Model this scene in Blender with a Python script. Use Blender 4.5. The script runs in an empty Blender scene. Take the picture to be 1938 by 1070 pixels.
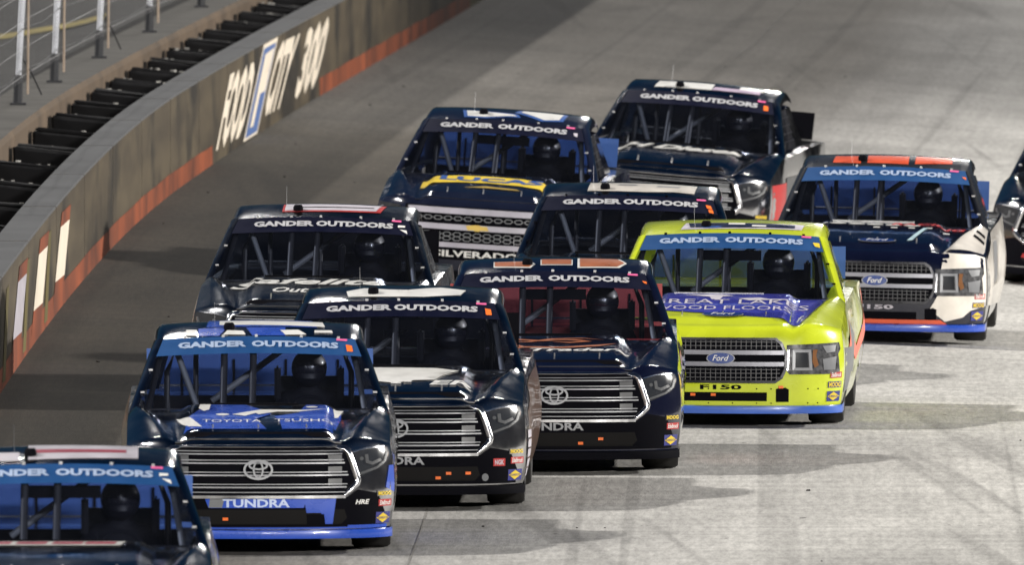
import bpy, bmesh, math, random
from math import sin, cos, pi, radians, sqrt
from mathutils import Vector, Matrix

random.seed(4)
scn = bpy.context.scene
COL = scn.collection

# ------------------------------------------------------------------ camera
cam_d = bpy.data.cameras.new('camera')
cam = bpy.data.objects.new('camera', cam_d)
COL.objects.link(cam)
cam.location = (0, 0, 9.2)
cam.rotation_euler = (radians(90 - 2.4196), 0, 0)
cam_d.sensor_width = 36
cam_d.lens = 43000 / 1938 * 36
cam_d.clip_start = 1.0
cam_d.clip_end = 3000
cam_d.dof.use_dof = True
cam_d.dof.focus_distance = 184
cam_d.dof.aperture_fstop = 8.5
scn.camera = cam

# ------------------------------------------------------------------ world (night, a little dusk blue left) and key light
world = bpy.data.worlds.new('World')
scn.world = world
world.use_nodes = True
wn, wl = world.node_tree.nodes, world.node_tree.links
sky = wn.new('ShaderNodeTexSky')
sky.sky_type = 'NISHITA'
sky.sun_disc = False
sky.sun_elevation = radians(3)
sky.ozone_density = 4.5
sky.sun_rotation = radians(-70)
bg = wn['Background']
wl.new(sky.outputs[0], bg.inputs[0])
bg.inputs[1].default_value = 0.06

sun_d = bpy.data.lights.new('sun', 'SUN')
sun_d.energy = 4.9
sun_d.angle = radians(1.7)
sun_d.color = (1.0, 0.965, 0.91)
sun = bpy.data.objects.new('sun', sun_d)
COL.objects.link(sun)
sun.rotation_euler = Vector((0.76, -0.07, -0.60)).to_track_quat('-Z', 'Y').to_euler()

def flood_bank(cx, cy, cz, tx, ty, n, step, power, radius=0.55, rows=1):
    """a row of stadium floodlights on the stand roof, aimed at the track"""
    aim = Vector((tx - cx, ty - cy, -cz))
    side = Vector((aim.y, -aim.x, 0)).normalized()
    for r in range(rows):
        for k in range(n):
            ld = bpy.data.lights.new('floodlight', 'SPOT')
            ld.energy = power
            ld.spot_size = radians(62)
            ld.spot_blend = 0.5
            ld.shadow_soft_size = radius
            ld.color = (1.0, 0.96, 0.90)
            lo = bpy.data.objects.new('floodlight', ld)
            COL.objects.link(lo)
            lo.location = Vector((cx, cy, cz + r * 1.6)) + side * ((k - (n - 1) / 2) * step)
            lo.rotation_euler = (Vector((tx, ty, 0)) - lo.location).to_track_quat('-Z', 'Y').to_euler()

# the ring of floodlights round the stadium
flood_bank(66, 20, 40, 2, 190, 10, 3.0, 112000)
flood_bank(12, -60, 46, 1, 190, 8, 3.0, 40000, 0.45)
flood_bank(-60, 30, 40, 0, 195, 8, 3.0, 34000)
flood_bank(-92, 205, 66, 0, 200, 10, 2.0, 4500, 0.5, rows=3)
flood_bank(110, 222, 40, 0, 222, 6, 1.6, 95000, 0.5, rows=2)
flood_bank(25, 430, 48, 2, 232, 8, 3.2, 27000)
flood_bank(-26, 335, 98, 0, 215, 10, 2.6, 3000, 0.5, rows=2)
flood_bank(40, 335, 98, 2, 215, 10, 2.6, 3000, 0.5, rows=2)

vs = scn.view_settings
vs.view_transform = 'Standard'
vs.look = 'None'
vs.gamma = 1.0
vs.exposure = -0.48
vs.use_curve_mapping = False

# ------------------------------------------------------------------ materials
MATS = {}
def new_mat(name):
    m = bpy.data.materials.new(name)
    m.use_nodes = True
    return m, m.node_tree.nodes, m.node_tree.links, m.node_tree.nodes['Principled BSDF']

def flat(name, col, rough=0.5, metal=0.0, coat=0.0, var=0.12, scale=6.0, spec=0.5):
    """a plain material with a little grime so that it is never perfectly even"""
    if name in MATS: return MATS[name]
    m, n, l, b = new_mat(name)
    tc = n.new('ShaderNodeTexCoord')
    nz = n.new('ShaderNodeTexNoise'); nz.inputs['Scale'].default_value = scale; nz.inputs['Detail'].default_value = 5
    l.new(tc.outputs['Object'], nz.inputs['Vector'])
    mr = n.new('ShaderNodeMapRange')
    mr.inputs[1].default_value = 0.3; mr.inputs[2].default_value = 0.7
    mr.inputs[3].default_value = 1 - var; mr.inputs[4].default_value = 1 + var
    l.new(nz.outputs[0], mr.inputs[0])
    mx = n.new('ShaderNodeVectorMath'); mx.operation = 'SCALE'
    mx.inputs[0].default_value = col
    l.new(mr.outputs[0], mx.inputs['Scale'])
    l.new(mx.outputs[0], b.inputs['Base Color'])
    b.inputs['Roughness'].default_value = rough
    b.inputs['Metallic'].default_value = metal
    b.inputs['Coat Weight'].default_value = coat
    b.inputs['Coat Roughness'].default_value = 0.04
    b.inputs['Specular IOR Level'].default_value = spec
    rr = n.new('ShaderNodeMapRange')
    rr.inputs[1].default_value = .3; rr.inputs[2].default_value = .75; rr.inputs[3].default_value = max(0.02, rough - 0.08); rr.inputs[4].default_value = rough + 0.08
    l.new(nz.outputs[0], rr.inputs[0]); l.new(rr.outputs[0], b.inputs['Roughness'])
    MATS[name] = m
    return m

def paint(name, col, metal=0.0, rough=0.28, coat=1.0):
    """car wrap: slight orange peel and fine road dust over it"""
    if name in MATS: return MATS[name]
    m = flat(name, col, rough, metal, coat, var=0.10, scale=3.0)
    n, l = m.node_tree.nodes, m.node_tree.links
    b = n['Principled BSDF']
    nz = n.new('ShaderNodeTexNoise'); nz.inputs['Scale'].default_value = 5.0; nz.inputs['Detail'].default_value = 2
    tc = n.new('ShaderNodeTexCoord'); l.new(tc.outputs['Object'], nz.inputs['Vector'])
    bp = n.new('ShaderNodeBump'); bp.inputs['Strength'].default_value = 0.12; bp.inputs['Distance'].default_value = 0.02
    l.new(nz.outputs[0], bp.inputs['Height'])
    l.new(bp.outputs[0], b.inputs['Normal']); l.new(bp.outputs[0], b.inputs['Coat Normal'])
    return m

def glass_mat():
    m, n, l, b = new_mat('windshield_glass')
    n.remove(b)
    out = n['Material Output']
    tr = n.new('ShaderNodeBsdfTransparent'); tr.inputs[0].default_value = (0.66, 0.70, 0.80, 1)
    gl = n.new('ShaderNodeBsdfGlossy'); gl.inputs['Roughness'].default_value = 0.05
    lwt = n.new('ShaderNodeLayerWeight'); lwt.inputs[0].default_value = 0.5
    pw = n.new('ShaderNodeMath'); pw.operation = 'POWER'; pw.inputs[1].default_value = 4.5
    l.new(lwt.outputs['Facing'], pw.inputs[0])
    lw = n.new('ShaderNodeMath'); lw.operation = 'MULTIPLY_ADD'; lw.inputs[1].default_value = 0.94; lw.inputs[2].default_value = 0.10
    l.new(pw.outputs[0], lw.inputs[0])
    dust = n.new('ShaderNodeBsdfDiffuse'); dust.inputs[0].default_value = (0.35, 0.34, 0.33, 1)
    tc = n.new('ShaderNodeTexCoord'); nz = n.new('ShaderNodeTexNoise'); nz.inputs['Scale'].default_value = 2.5; nz.inputs['Detail'].default_value = 6
    l.new(tc.outputs['Object'], nz.inputs['Vector'])
    mr = n.new('ShaderNodeMapRange'); mr.inputs[1].default_value = 0.35; mr.inputs[2].default_value = 0.75
    mr.inputs[3].default_value = 0.003; mr.inputs[4].default_value = 0.011
    l.new(nz.outputs[0], mr.inputs[0])
    m1 = n.new('ShaderNodeMixShader'); m2 = n.new('ShaderNodeMixShader')
    l.new(lw.outputs[0], m1.inputs[0]); l.new(tr.outputs[0], m1.inputs[1]); l.new(gl.outputs[0], m1.inputs[2])
    l.new(mr.outputs[0], m2.inputs[0]); l.new(m1.outputs[0], m2.inputs[1]); l.new(dust.outputs[0], m2.inputs[2])
    l.new(m2.outputs[0], out.inputs[0])
    return m
GLASS = glass_mat()

BLACK = flat('black_plastic', (0.004, 0.004, 0.006), 0.8, spec=0.04)
CARBON = flat('interior_black', (0.004, 0.0045, 0.009), 0.7, spec=0.2)
RUBBER = flat('tyre_rubber', (0.018, 0.017, 0.016), 0.85)
CHROME = flat('chrome_trim', (0.78, 0.78, 0.80), 0.20, 1.0, var=0.05)
STEEL = flat('bare_steel', (0.45, 0.45, 0.46), 0.35, 0.9)
TUBE = flat('grey_tube', (0.20, 0.21, 0.23), 0.45)
TUBED = flat('dark_tube', (0.03, 0.03, 0.035), 0.5)
WHITE = flat('white_vinyl', (0.78, 0.77, 0.74), 0.35, coat=0.5, var=0.06)
SILVERP = flat('silver_print', (0.26, 0.265, 0.28), 0.38, 0.25)
GREYP = flat('grey_print', (0.16, 0.165, 0.175), 0.4)
BLUEB = flat('banner_blue', (0.014, 0.066, 0.20), 0.45, coat=0.15, var=0.08)
BLACKB = flat('banner_black', (0.004, 0.005, 0.018), 0.4, coat=0.2, spec=0.3)
BLUE = flat('royal_blue_vinyl', (0.02, 0.075, 0.46), 0.3, coat=0.8, var=0.08)
SPOILB = flat('spoiler_blue', (0.018, 0.080, 0.30), 0.5, coat=0.1, var=0.08)
NAVYV = flat('navy_vinyl', (0.025, 0.03, 0.20), 0.3, coat=0.8)
PURPLEV = flat('violet_blue_vinyl', (0.045, 0.05, 0.40), 0.3, coat=0.9)
YELLOWV = flat('yellow_vinyl', (0.72, 0.52, 0.04), 0.4)
GOLD = flat('gold_print', (0.55, 0.38, 0.08), 0.4, 0.3)
ORANGE = flat('orange_tape', (0.85, 0.16, 0.02), 0.5)
ORANGEV = flat('orange_vinyl', (0.42, 0.13, 0.05), 0.35, coat=0.6)
REDO = flat('red_orange_vinyl', (0.78, 0.10, 0.03), 0.35, coat=0.6)
REDV = flat('red_vinyl', (0.42, 0.03, 0.03), 0.4)
PINK = flat('pink_tape', (0.75, 0.13, 0.32), 0.5)
LILAC = flat('pale_lilac_vinyl', (0.50, 0.47, 0.52), 0.4)
MAROON = flat('maroon_vinyl', (0.30, 0.03, 0.06), 0.4)
REDI = flat('interior_red', (0.32, 0.03, 0.03), 0.5)
LENS = flat('headlight_print', (0.03, 0.031, 0.034), 0.18, coat=1.0)
AMBER = flat('amber_print', (0.20, 0.085, 0.03), 0.3, coat=1.0)
OVALB = flat('oval_blue', (0.02, 0.05, 0.22), 0.25, coat=1.0)
BRONZE = flat('bronze_vinyl', (0.12, 0.07, 0.05), 0.35, coat=0.6)
CREAM = flat('cream_vinyl', (0.72, 0.67, 0.60), 0.35, coat=0.8)

# ------------------------------------------------------------------ object helpers
def link(o, parent=None):
    COL.objects.link(o)
    if parent is not None: o.parent = parent
    return o

def tag(o, label=None, cat=None, group=None, kind=None):
    if label: o['label'] = label
    if cat: o['category'] = cat
    if group: o['group'] = group
    if kind: o['kind'] = kind
    return o

def to_mesh(name, bm, smooth=False, angle=None):
    me = bpy.data.meshes.new(name)
    bm.to_mesh(me); bm.free()
    if smooth:
        for p in me.polygons: p.use_smooth = True
        if angle:
            try: me.set_sharp_from_angle(angle=radians(angle))
            except Exception: pass
    return me

CACHE = {}
def part(name, key, build, mats, parent, label=None, smooth=False, angle=40):
    """one mesh object; mesh data is shared between alike parts, paint belongs to the object"""
    if not isinstance(mats, (list, tuple)): mats = [mats]
    me = CACHE.get(key)
    if me is None:
        bm = bmesh.new(); build(bm)
        me = to_mesh(name, bm, smooth, angle)
        for m in mats: me.materials.append(m)
        CACHE[key] = me
    o = bpy.data.objects.new(name, me)
    for i, m in enumerate(mats):
        o.material_slots[i].link = 'OBJECT'
        o.material_slots[i].material = m
    link(o, parent)
    if label: o['label'] = label
    return o

def add_box(bm, c, s, rot=None, mi=0):
    c = Vector(c); hx, hy, hz = s[0] / 2, s[1] / 2, s[2] / 2
    vs_ = []
    for x, y, z in ((-1,-1,-1),(1,-1,-1),(1,1,-1),(-1,1,-1),(-1,-1,1),(1,-1,1),(1,1,1),(-1,1,1)):
        v = Vector((x * hx, y * hy, z * hz))
        if rot: v = rot @ v
        vs_.append(bm.verts.new(c + v))
    for f in ((0,3,2,1),(4,5,6,7),(0,1,5,4),(1,2,6,5),(2,3,7,6),(3,0,4,7)):
        bm.faces.new([vs_[i] for i in f]).material_index = mi

def add_tube(bm, pts, r, n=8, cap=True, closed=False):
    pts = [Vector(p) for p in pts]
    rings = []
    m = len(pts)
    up = None
    for i, p in enumerate(pts):
        a = pts[(i - 1) % m] if (closed or i > 0) else p
        b = pts[(i + 1) % m] if (closed or i < m - 1) else p
        t = (b - a).normalized()
        if up is None or abs(up.dot(t)) > 0.95:
            up = Vector((0, 0, 1)) if abs(t.z) < 0.9 else Vector((1, 0, 0))
        s = t.cross(up).normalized(); u = s.cross(t).normalized(); up = u
        rr = r[i] if isinstance(r, (list, tuple)) else r
        rings.append([bm.verts.new(p + (s * cos(2 * pi * k / n) + u * sin(2 * pi * k / n)) * rr) for k in range(n)])
    segs = m if closed else m - 1
    for i in range(segs):
        A, B = rings[i], rings[(i + 1) % m]
        for k in range(n):
            bm.faces.new((A[k], A[(k + 1) % n], B[(k + 1) % n], B[k]))
    if cap and not closed:
        bm.faces.new(rings[0][::-1]); bm.faces.new(rings[-1])

def add_grid(bm, rows, mi=0, closed_u=False):
    vv = [[bm.verts.new(p) for p in r] for r in rows]
    for i in range(len(vv) - 1):
        m = len(vv[i])
        for j in range(m if closed_u else m - 1):
            f = (vv[i][j], vv[i][(j + 1) % m], vv[i + 1][(j + 1) % m], vv[i + 1][j])
            bm.faces.new(f).material_index = mi
    return vv

def ribbon(bm, pts, w, fn, d0=0.0, d1=0.02, closed=False, mi=0):
    """a raised bar following a 2D path on a surface fn(u, v, offset)"""
    P = [Vector((p[0], p[1])) for p in pts]
    m = len(P)
    L, R = [], []
    for i in range(m):
        a = P[i - 1] if (closed or i > 0) else None
        b = P[(i + 1) % m] if (closed or i < m - 1) else None
        t1 = (P[i] - a).normalized() if a is not None else (b - P[i]).normalized()
        t2 = (b - P[i]).normalized() if b is not None else t1
        n1 = Vector((-t1.y, t1.x)); n2 = Vector((-t2.y, t2.x))
        nn = (n1 + n2)
        nn = n1 if nn.length < 1e-4 else nn.normalized()
        k = 1 / max(0.45, nn.dot(n1))
        L.append(P[i] + nn * w / 2 * k); R.append(P[i] - nn * w / 2 * k)
    rings = [[bm.verts.new(fn(q.x, q.y, o)) for q, o in ((L[i], d0), (L[i], d1), (R[i], d1), (R[i], d0))] for i in range(m)]
    for i in range(m if closed else m - 1):
        A, B = rings[i], rings[(i + 1) % m]
        for k in range(4):
            bm.faces.new((A[k], A[(k + 1) % 4], B[(k + 1) % 4], B[k])).material_index = mi
    if not closed:
        bm.faces.new(rings[0]).material_index = mi; bm.faces.new(rings[-1][::-1]).material_index = mi

def dense(pts, step=0.06, closed=False):
    out = []
    m = len(pts)
    for i in range(m if closed else m - 1):
        a, b = Vector(pts[i]), Vector(pts[(i + 1) % m])
        k = max(1, int((b - a).length / step))
        for j in range(k): out.append(tuple(a.lerp(b, j / k)))
    if not closed: out.append(tuple(pts[-1]))
    return out

# ---- lettering: the built-in font turned into flat faces, normalised to a unit box
TXT = {}
def text_shape(text, bold=0.0, shear=0.0, space=1.0):
    key = (text, bold, shear, space)
    if key in TXT: return TXT[key]
    c = bpy.data.curves.new('lettering', 'FONT')
    c.body = text; c.offset = bold; c.shear = shear; c.space_character = space
    c.resolution_u = 2; c.fill_mode = 'FRONT'
    o = bpy.data.objects.new('lettering', c); COL.objects.link(o)
    dg = bpy.context.evaluated_depsgraph_get(); dg.update()
    me = bpy.data.meshes.new_from_object(o.evaluated_get(dg))
    vv = [(v.co.x, v.co.y) for v in me.vertices]
    ff = [tuple(p.vertices) for p in me.polygons]
    bpy.data.meshes.remove(me); bpy.data.objects.remove(o); bpy.data.curves.remove(c)
    x0 = min(v[0] for v in vv); x1 = max(v[0] for v in vv); y0 = min(v[1] for v in vv); y1 = max(v[1] for v in vv)
    vv = [((v[0] - x0) / (x1 - x0), (v[1] - y0) / (y1 - y0)) for v in vv]
    TXT[key] = (vv, ff)
    return TXT[key]

def text_in(text, box, bold=0.02, shear=0.0, space=1.0):
    vv, ff = text_shape(text, bold, shear, space)
    x0, y0, x1, y1 = box
    return ([(x0 + u * (x1 - x0), y0 + v * (y1 - y0)) for u, v in vv], ff)

def poly(*pts):
    return (list(pts), None)

def rect(x0, y0, x1, y1):
    return poly((x0, y0), (x1, y0), (x1, y1), (x0, y1))

def ellipse(cx, cy, rx, ry, n=28):
    return (tuple((cx + rx * cos(2 * pi * k / n), cy + ry * sin(2 * pi * k / n)) for k in range(n)), None)

def conform(bm, shapes, fn, off=0.004, cut=0.08):
    b2 = bmesh.new()
    for vv, ff in shapes:
        vs_ = [b2.verts.new((v[0], v[1], 0)) for v in vv]
        if ff is None:
            try: f = b2.faces.new(vs_)
            except ValueError: continue
        else:
            for t in ff:
                try: b2.faces.new([vs_[i] for i in t])
                except ValueError: pass
    bmesh.ops.triangulate(b2, faces=[f for f in b2.faces if len(f.verts) > 4])
    if b2.verts:
        for ax in (0, 1):
            lo = min(v.co[ax] for v in b2.verts); hi = max(v.co[ax] for v in b2.verts)
            k = int(math.ceil((hi - lo) / cut))
            for i in range(1, k):
                no = Vector((0, 0, 0)); no[ax] = 1
                co = Vector((0, 0, 0)); co[ax] = lo + (hi - lo) * i / k
                bmesh.ops.bisect_plane(b2, geom=b2.verts[:] + b2.edges[:] + b2.faces[:], plane_co=co, plane_no=no, dist=1e-6)
    mp = {}
    for v in b2.verts: mp[v] = bm.verts.new(fn(v.co.x, v.co.y, off))
    for f in b2.faces:
        try: bm.faces.new([mp[v] for v in f.verts])
        except ValueError: pass
    b2.free()

KEY = [0]
def decal(name, shapes, fn, mat, parent, off=0.004, cut=0.08, key=None, label=None):
    if key is None:
        KEY[0] += 1; key = ('decal', KEY[0])
    return part(name, key, lambda bm: conform(bm, shapes, fn, off, cut), mat, parent, label, smooth=True, angle=60)

# ------------------------------------------------------------------ the track
WC = (-1.20617643e-06, 1.90173867e-04, 3.33608924e-02, -3.45978110)
def wall_x(y):
    """lateral position of the outside wall at distance y (exit of the turn)"""
    def f(d): return ((WC[0] * d + WC[1]) * d + WC[2]) * d + WC[3]
    if y >= 190: return f(y - 230)
    return f(-40) + (y - 190) * 0.0124
def smst(t):
    t = max(0.0, min(1.0, t)); return t * t * (3 - 2 * t)
def slope(y): return 0.085 * smst((y - 180) / 52)
def ground_z(x, y):
    """progressive banking: the inside of the turn drops away"""
    return -slope(y) * max(-9.0, min(12.0, x - 1.0))

def track_material():
    m, n, l, b = new_mat('grooved_concrete')
    uv = n.new('ShaderNodeUVMap'); uv.uv_map = 'lane'
    sep = n.new('ShaderNodeSeparateXYZ'); l.new(uv.outputs[0], sep.inputs[0])
    def noise(sx, sy, scale=1.0, detail=6, rough=0.6, ofs=0.0):
        mp = n.new('ShaderNodeMapping'); mp.inputs['Scale'].default_value = (sx, sy, 1); mp.inputs['Location'].default_value = (ofs, ofs * 0.7, 0)
        l.new(uv.outputs[0], mp.inputs['Vector'])
        t = n.new('ShaderNodeTexNoise'); t.inputs['Scale'].default_value = scale; t.inputs['Detail'].default_value = detail; t.inputs['Roughness'].default_value = rough
        l.new(mp.outputs[0], t.inputs['Vector'])
        return t.outputs[0]
    def rng(src, a, b_, c, d, smooth=True):
        r = n.new('ShaderNodeMapRange'); r.interpolation_type = 'SMOOTHSTEP' if smooth else 'LINEAR'
        r.inputs[1].default_value = a; r.inputs[2].default_value = b_; r.inputs[3].default_value = c; r.inputs[4].default_value = d
        l.new(src, r.inputs[0]); return r.outputs[0]
    def math_(op, a, c):
        t = n.new('ShaderNodeMath'); t.operation = op
        for i, q in enumerate((a, c)):
            if isinstance(q, (int, float)): t.inputs[i].default_value = q
            else: l.new(q, t.inputs[i])
        return t.outputs[0]
    u = sep.outputs[0]; v = sep.outputs[1]
    # the rubbered-in groove runs near the wall; its edge wanders
    wob = math_('MULTIPLY', math_('SUBTRACT', noise(0.5, 0.03, 1.0, 4), 0.5), 1.8)
    uu = math_('SUBTRACT', math_('ADD', u, wob), rng(v, 205, 290, 0.0, 2.6))  # base colour also darkens with distance along the track
    uu = math_('MAXIMUM', uu, math_('ADD', rng(v, 222, 262, 0.0, 2.5), math_('MULTIPLY', wob, 0.5)))  # colour lifted far along the wall to lighten the barrier's shadow
    base = n.new('ShaderNodeValToRGB')
    cr = base.color_ramp
    cr.elements[0].position = 0.0; cr.elements[0].color = (0.048, 0.039, 0.029, 1)
    cr.elements[1].position = 1.0; cr.elements[1].color = (0.47, 0.458, 0.43, 1)
    for p_, c_ in ((0.10, (0.042, 0.035, 0.026, 1)), (0.22, (0.084, 0.073, 0.059, 1)), (0.42, (0.27, 0.262, 0.25, 1)), (0.62, (0.41, 0.40, 0.38, 1))):
        e = cr.elements.new(p_); e.color = c_
    l.new(rng(uu, 0.0, 9.0, 0.0, 1.0, False), base.inputs[0])
    # streaks of rubber laid along the lane
    st = rng(noise(2.6, 0.02, 1.0, 5, 0.65, 3.0), 0.42, 0.74, 1.0, 0.82)
    st2 = rng(noise(9.0, 0.05, 1.0, 4, 0.6, 8.0), 0.48, 0.75, 1.0, 0.92)
    # cross-brushed texture of the slabs, broad patches and specks
    br = rng(noise(0.22, 2.3, 1.0, 5, 0.75, 5.0), 0.3, 0.7, 0.86, 1.10)
    pa = rng(noise(0.55, 0.16, 1.0, 5, 0.6, 1.0), 0.30, 0.72, 0.80, 1.12)
    fi = rng(noise(16, 1.6, 1.0, 4, 0.85, 2.0), 0.25, 0.75, 0.72, 1.27)
    # single tyre marks, along the lane and across it
    tm = rng(noise(3.6, 0.010, 1.0, 2, 0.4, 21.0), 0.61, 0.67, 1.0, 0.80)
    sk = math_('ADD', u, math_('MULTIPLY', v, 0.075))
    cv = n.new('ShaderNodeCombineXYZ'); l.new(math_('MULTIPLY', sk, 1.7), cv.inputs[0]); l.new(math_('MULTIPLY', v, 0.02), cv.inputs[1])
    dn = n.new('ShaderNodeTexNoise'); dn.inputs['Scale'].default_value = 1.0; dn.inputs['Detail'].default_value = 3
    l.new(cv.outputs[0], dn.inputs['Vector'])
    dg_ = rng(dn.outputs[0], 0.60, 0.70, 1.0, 0.68)
    sk2 = math_('SUBTRACT', u, math_('MULTIPLY', v, 0.11))
    cv2 = n.new('ShaderNodeCombineXYZ'); l.new(math_('MULTIPLY', sk2, 1.3), cv2.inputs[0]); l.new(math_('MULTIPLY', v, 0.03), cv2.inputs[1])
    dn2 = n.new('ShaderNodeTexNoise'); dn2.inputs['Scale'].default_value = 1.0; dn2.inputs['Detail'].default_value = 4
    l.new(cv2.outputs[0], dn2.inputs['Vector'])
    dg2 = rng(dn2.outputs[0], 0.58, 0.74, 1.0, 0.72)
    sp = rng(noise(6.5, 1.7, 1.0, 2, 0.5, 9.0), 0.73, 0.77, 1.0, 0.45)
    k = math_('MULTIPLY', math_('MULTIPLY', math_('MULTIPLY', math_('MULTIPLY', st, st2), math_('MULTIPLY', tm, math_('MULTIPLY', dg_, dg2))), math_('MULTIPLY', br, pa)), math_('MULTIPLY', fi, sp))
    sc = n.new('ShaderNodeVectorMath'); sc.operation = 'SCALE'
    l.new(base.outputs[0], sc.inputs[0]); l.new(k, sc.inputs['Scale'])
    l.new(sc.outputs[0], b.inputs['Base Color'])
    b.inputs['Roughness'].default_value = 0.85
    b.inputs['Specular IOR Level'].default_value = 0.25
    bp = n.new('ShaderNodeBump'); bp.inputs['Strength'].default_value = 0.35; bp.inputs['Distance'].default_value = 0.01
    l.new(fi, bp.inputs['Height']); l.new(bp.outputs[0], b.inputs['Normal'])
    return m

def make_track():
    bm = bmesh.new()
    us = [-0.6, -0.3, 0] + [0.4 * i for i in range(1, 46)] + [20, 24, 30, 40]
    ys = [30, 60, 90] + [110 + 4 * i for i in range(90)]
    rows = []; uvs = {}
    for y in ys:
        r = []
        for u in us:
            x = wall_x(y) + u
            v = bm.verts.new((x, y, ground_z(x, y))); uvs[v] = (u, y); r.append(v)
        rows.append(r)
    lay = bm.loops.layers.uv.new('lane')
    for i in range(len(rows) - 1):
        for j in range(len(us) - 1):
            f = bm.faces.new((rows[i][j], rows[i][j + 1], rows[i + 1][j + 1], rows[i + 1][j]))
            for lp in f.loops: lp[lay].uv = uvs[lp.vert]
    me = to_mesh('track', bm, True)
    me.materials.append(track_material())
    o = link(bpy.data.objects.new('track', me))
    tag(o, kind='structure')
    # construction joints between the concrete lanes and slabs
    jm = flat('joint_sealant', (0.17, 0.16, 0.145), 0.9)
    def lane(u, off, jit):
        def b(bm):
            ps = []
            for i in range(120):
                y = 120 + i * 2.2
                x = wall_x(y) + u + jit * sin(y * 0.31 + u)
                ps.append((x, y))
            rows = [[(x - off / 2, y, ground_z(x, y) + 0.004), (x + off / 2, y, ground_z(x, y) + 0.004)] for x, y in ps]
            add_grid(bm, rows)
        return b
    for u in (3.92,):
        part('joint', ('lane', u), lane(u, 0.008 if u < 5 else 0.006, 0.012), jm, o)
    return o
TRACK = make_track()

def make_ground():
    bm = bmesh.new()
    add_grid(bm, [[(-900, -300, -1.3), (900, -300, -1.3)], [(-900, 1500, -1.3), (900, 1500, -1.3)]])
    me = to_mesh('ground', bm); me.materials.append(flat('infield_pavement', (0.30, 0.295, 0.28), 0.9, scale=0.2))
    tag(link(bpy.data.objects.new('ground', me)), kind='structure')
make_ground()

def make_grandstand():
    """the dark seating bowl that closes the horizon all round the track"""
    bm = bmesh.new()
    n_ = 96; rows = []
    prof = [(0, 0.0), (0.3, 4.0)]
    for k in range(22): prof += [(0.6 + k * 2.2, 4.0 + k * 1.25), (2.7 + k * 2.2, 4.0 + k * 1.25)]
    for d, z in prof:
        r = []
        for i in range(n_):
            a = 2 * pi * i / n_; c, s_ = cos(a), sin(a)
            q = (abs(c) ** 5 + abs(s_) ** 5) ** -0.2
            r.append((52 + (70 + d) * c * q, 247 + (256 + d) * s_ * q, z - 1.3))
        rows.append(r)
    add_grid(bm, rows, closed_u=True)
    me = to_mesh('grandstand', bm)
    me.materials.append(flat('dark_seating', (0.035, 0.036, 0.042), 0.8, var=0.7, scale=0.9, spec=.2))
    tag(link(bpy.data.objects.new('grandstand', me)), kind='structure')
make_grandstand()

def rubber_crumbs():
    bm = bmesh.new()
    for k in range(120):
        y = random.uniform(150, 290); u = random.choice((random.uniform(0.2, 5), random.uniform(3, 13)))
        x = wall_x(y) + u; s = random.choice((.006, .007, .009, .013))
        r = Matrix.Rotation(random.uniform(0, 6), 3, 'Z') @ Matrix.Rotation(random.uniform(-.4, .4), 3, 'X')
        add_box(bm, (x, y, ground_z(x, y) + s * 0.4), (s * 2.2, s * 1.4, s), r)
    me = to_mesh('rubber_crumbs', bm); me.materials.append(RUBBER)
    tag(link(bpy.data.objects.new('rubber_crumbs', me)), kind='stuff')
rubber_crumbs()

# ------------------------------------------------------------------ outside wall, foam, fence
def wall_paint():
    m, n, l, b = new_mat('scuffed_wall_paint')
    tc = n.new('ShaderNodeTexCoord')
    def noise(s, detail, ofs=0):
        mp = n.new('ShaderNodeMapping'); mp.inputs['Scale'].default_value = s; mp.inputs['Location'].default_value = (ofs, ofs, ofs)
        l.new(tc.outputs['Object'], mp.inputs[0])
        t = n.new('ShaderNodeTexNoise'); t.inputs['Scale'].default_value = 1; t.inputs['Detail'].default_value = detail
        l.new(mp.outputs[0], t.inputs['Vector']); return t.outputs[0]
    r = n.new('ShaderNodeValToRGB')
    r.color_ramp.elements[0].position = 0.35; r.color_ramp.elements[0].color = (0.040, 0.030, 0.018, 1)
    r.color_ramp.elements[1].position = 0.66; r.color_ramp.elements[1].color = (0.084, 0.065, 0.038, 1)
    l.new(noise((0.3, 0.3, 2.2), 6), r.inputs[0])
    # dark rub marks left by tyres and bodies
    k = n.new('ShaderNodeMapRange'); k.interpolation_type = 'SMOOTHSTEP'
    k.inputs[1].default_value = 0.47; k.inputs[2].default_value = 0.64; k.inputs[3].default_value = 1.08; k.inputs[4].default_value = 0.22
    l.new(noise((0.2, 0.42, 0.7), 5, 3.3), k.inputs[0])
    sc = n.new('ShaderNodeVectorMath'); sc.operation = 'SCALE'
    l.new(r.outputs[0], sc.inputs[0]); l.new(k.outputs[0], sc.inputs['Scale'])
    l.new(sc.outputs[0], b.inputs['Base Color'])
    b.inputs['Roughness'].default_value = 0.6
    return m
WALLP = wall_paint()
CAPM = flat('barrier_cap_steel', (0.072, 0.074, 0.078), 0.75, var=0.2, scale=1.2, spec=.25)
CONC = flat('old_concrete', (0.078, 0.075, 0.070), 0.9, spec=.2, var=0.25, scale=1.5)
CONCB = flat('stained_concrete', (0.10, 0.07, 0.045), 0.9, var=0.3, scale=1.0)
FOAM = flat('black_foam', (0.006, 0.006, 0.007), 0.8, var=0.4, scale=4, spec=.2)
STRIPE = flat('orange_kick_paint', (0.17, 0.036, 0.008), 0.75, var=0.55, scale=0.8)
SIGNW = flat('wall_sign_white', (0.80, 0.71, 0.58), 0.5, var=0.06, scale=1)
SIGNB = flat('wall_sign_blue', (0.08, 0.15, 0.36), 0.5)
YSTRIPE = flat('yellow_wall_paint', (0.10, 0.08, 0.022), 0.6, var=0.4, scale=0.6)

WH = 0.97
def wall_pt(y, z, off=0.0):
    x = wall_x(y)
    return Vector((x + off, y, ground_z(x, y) + z))

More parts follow.
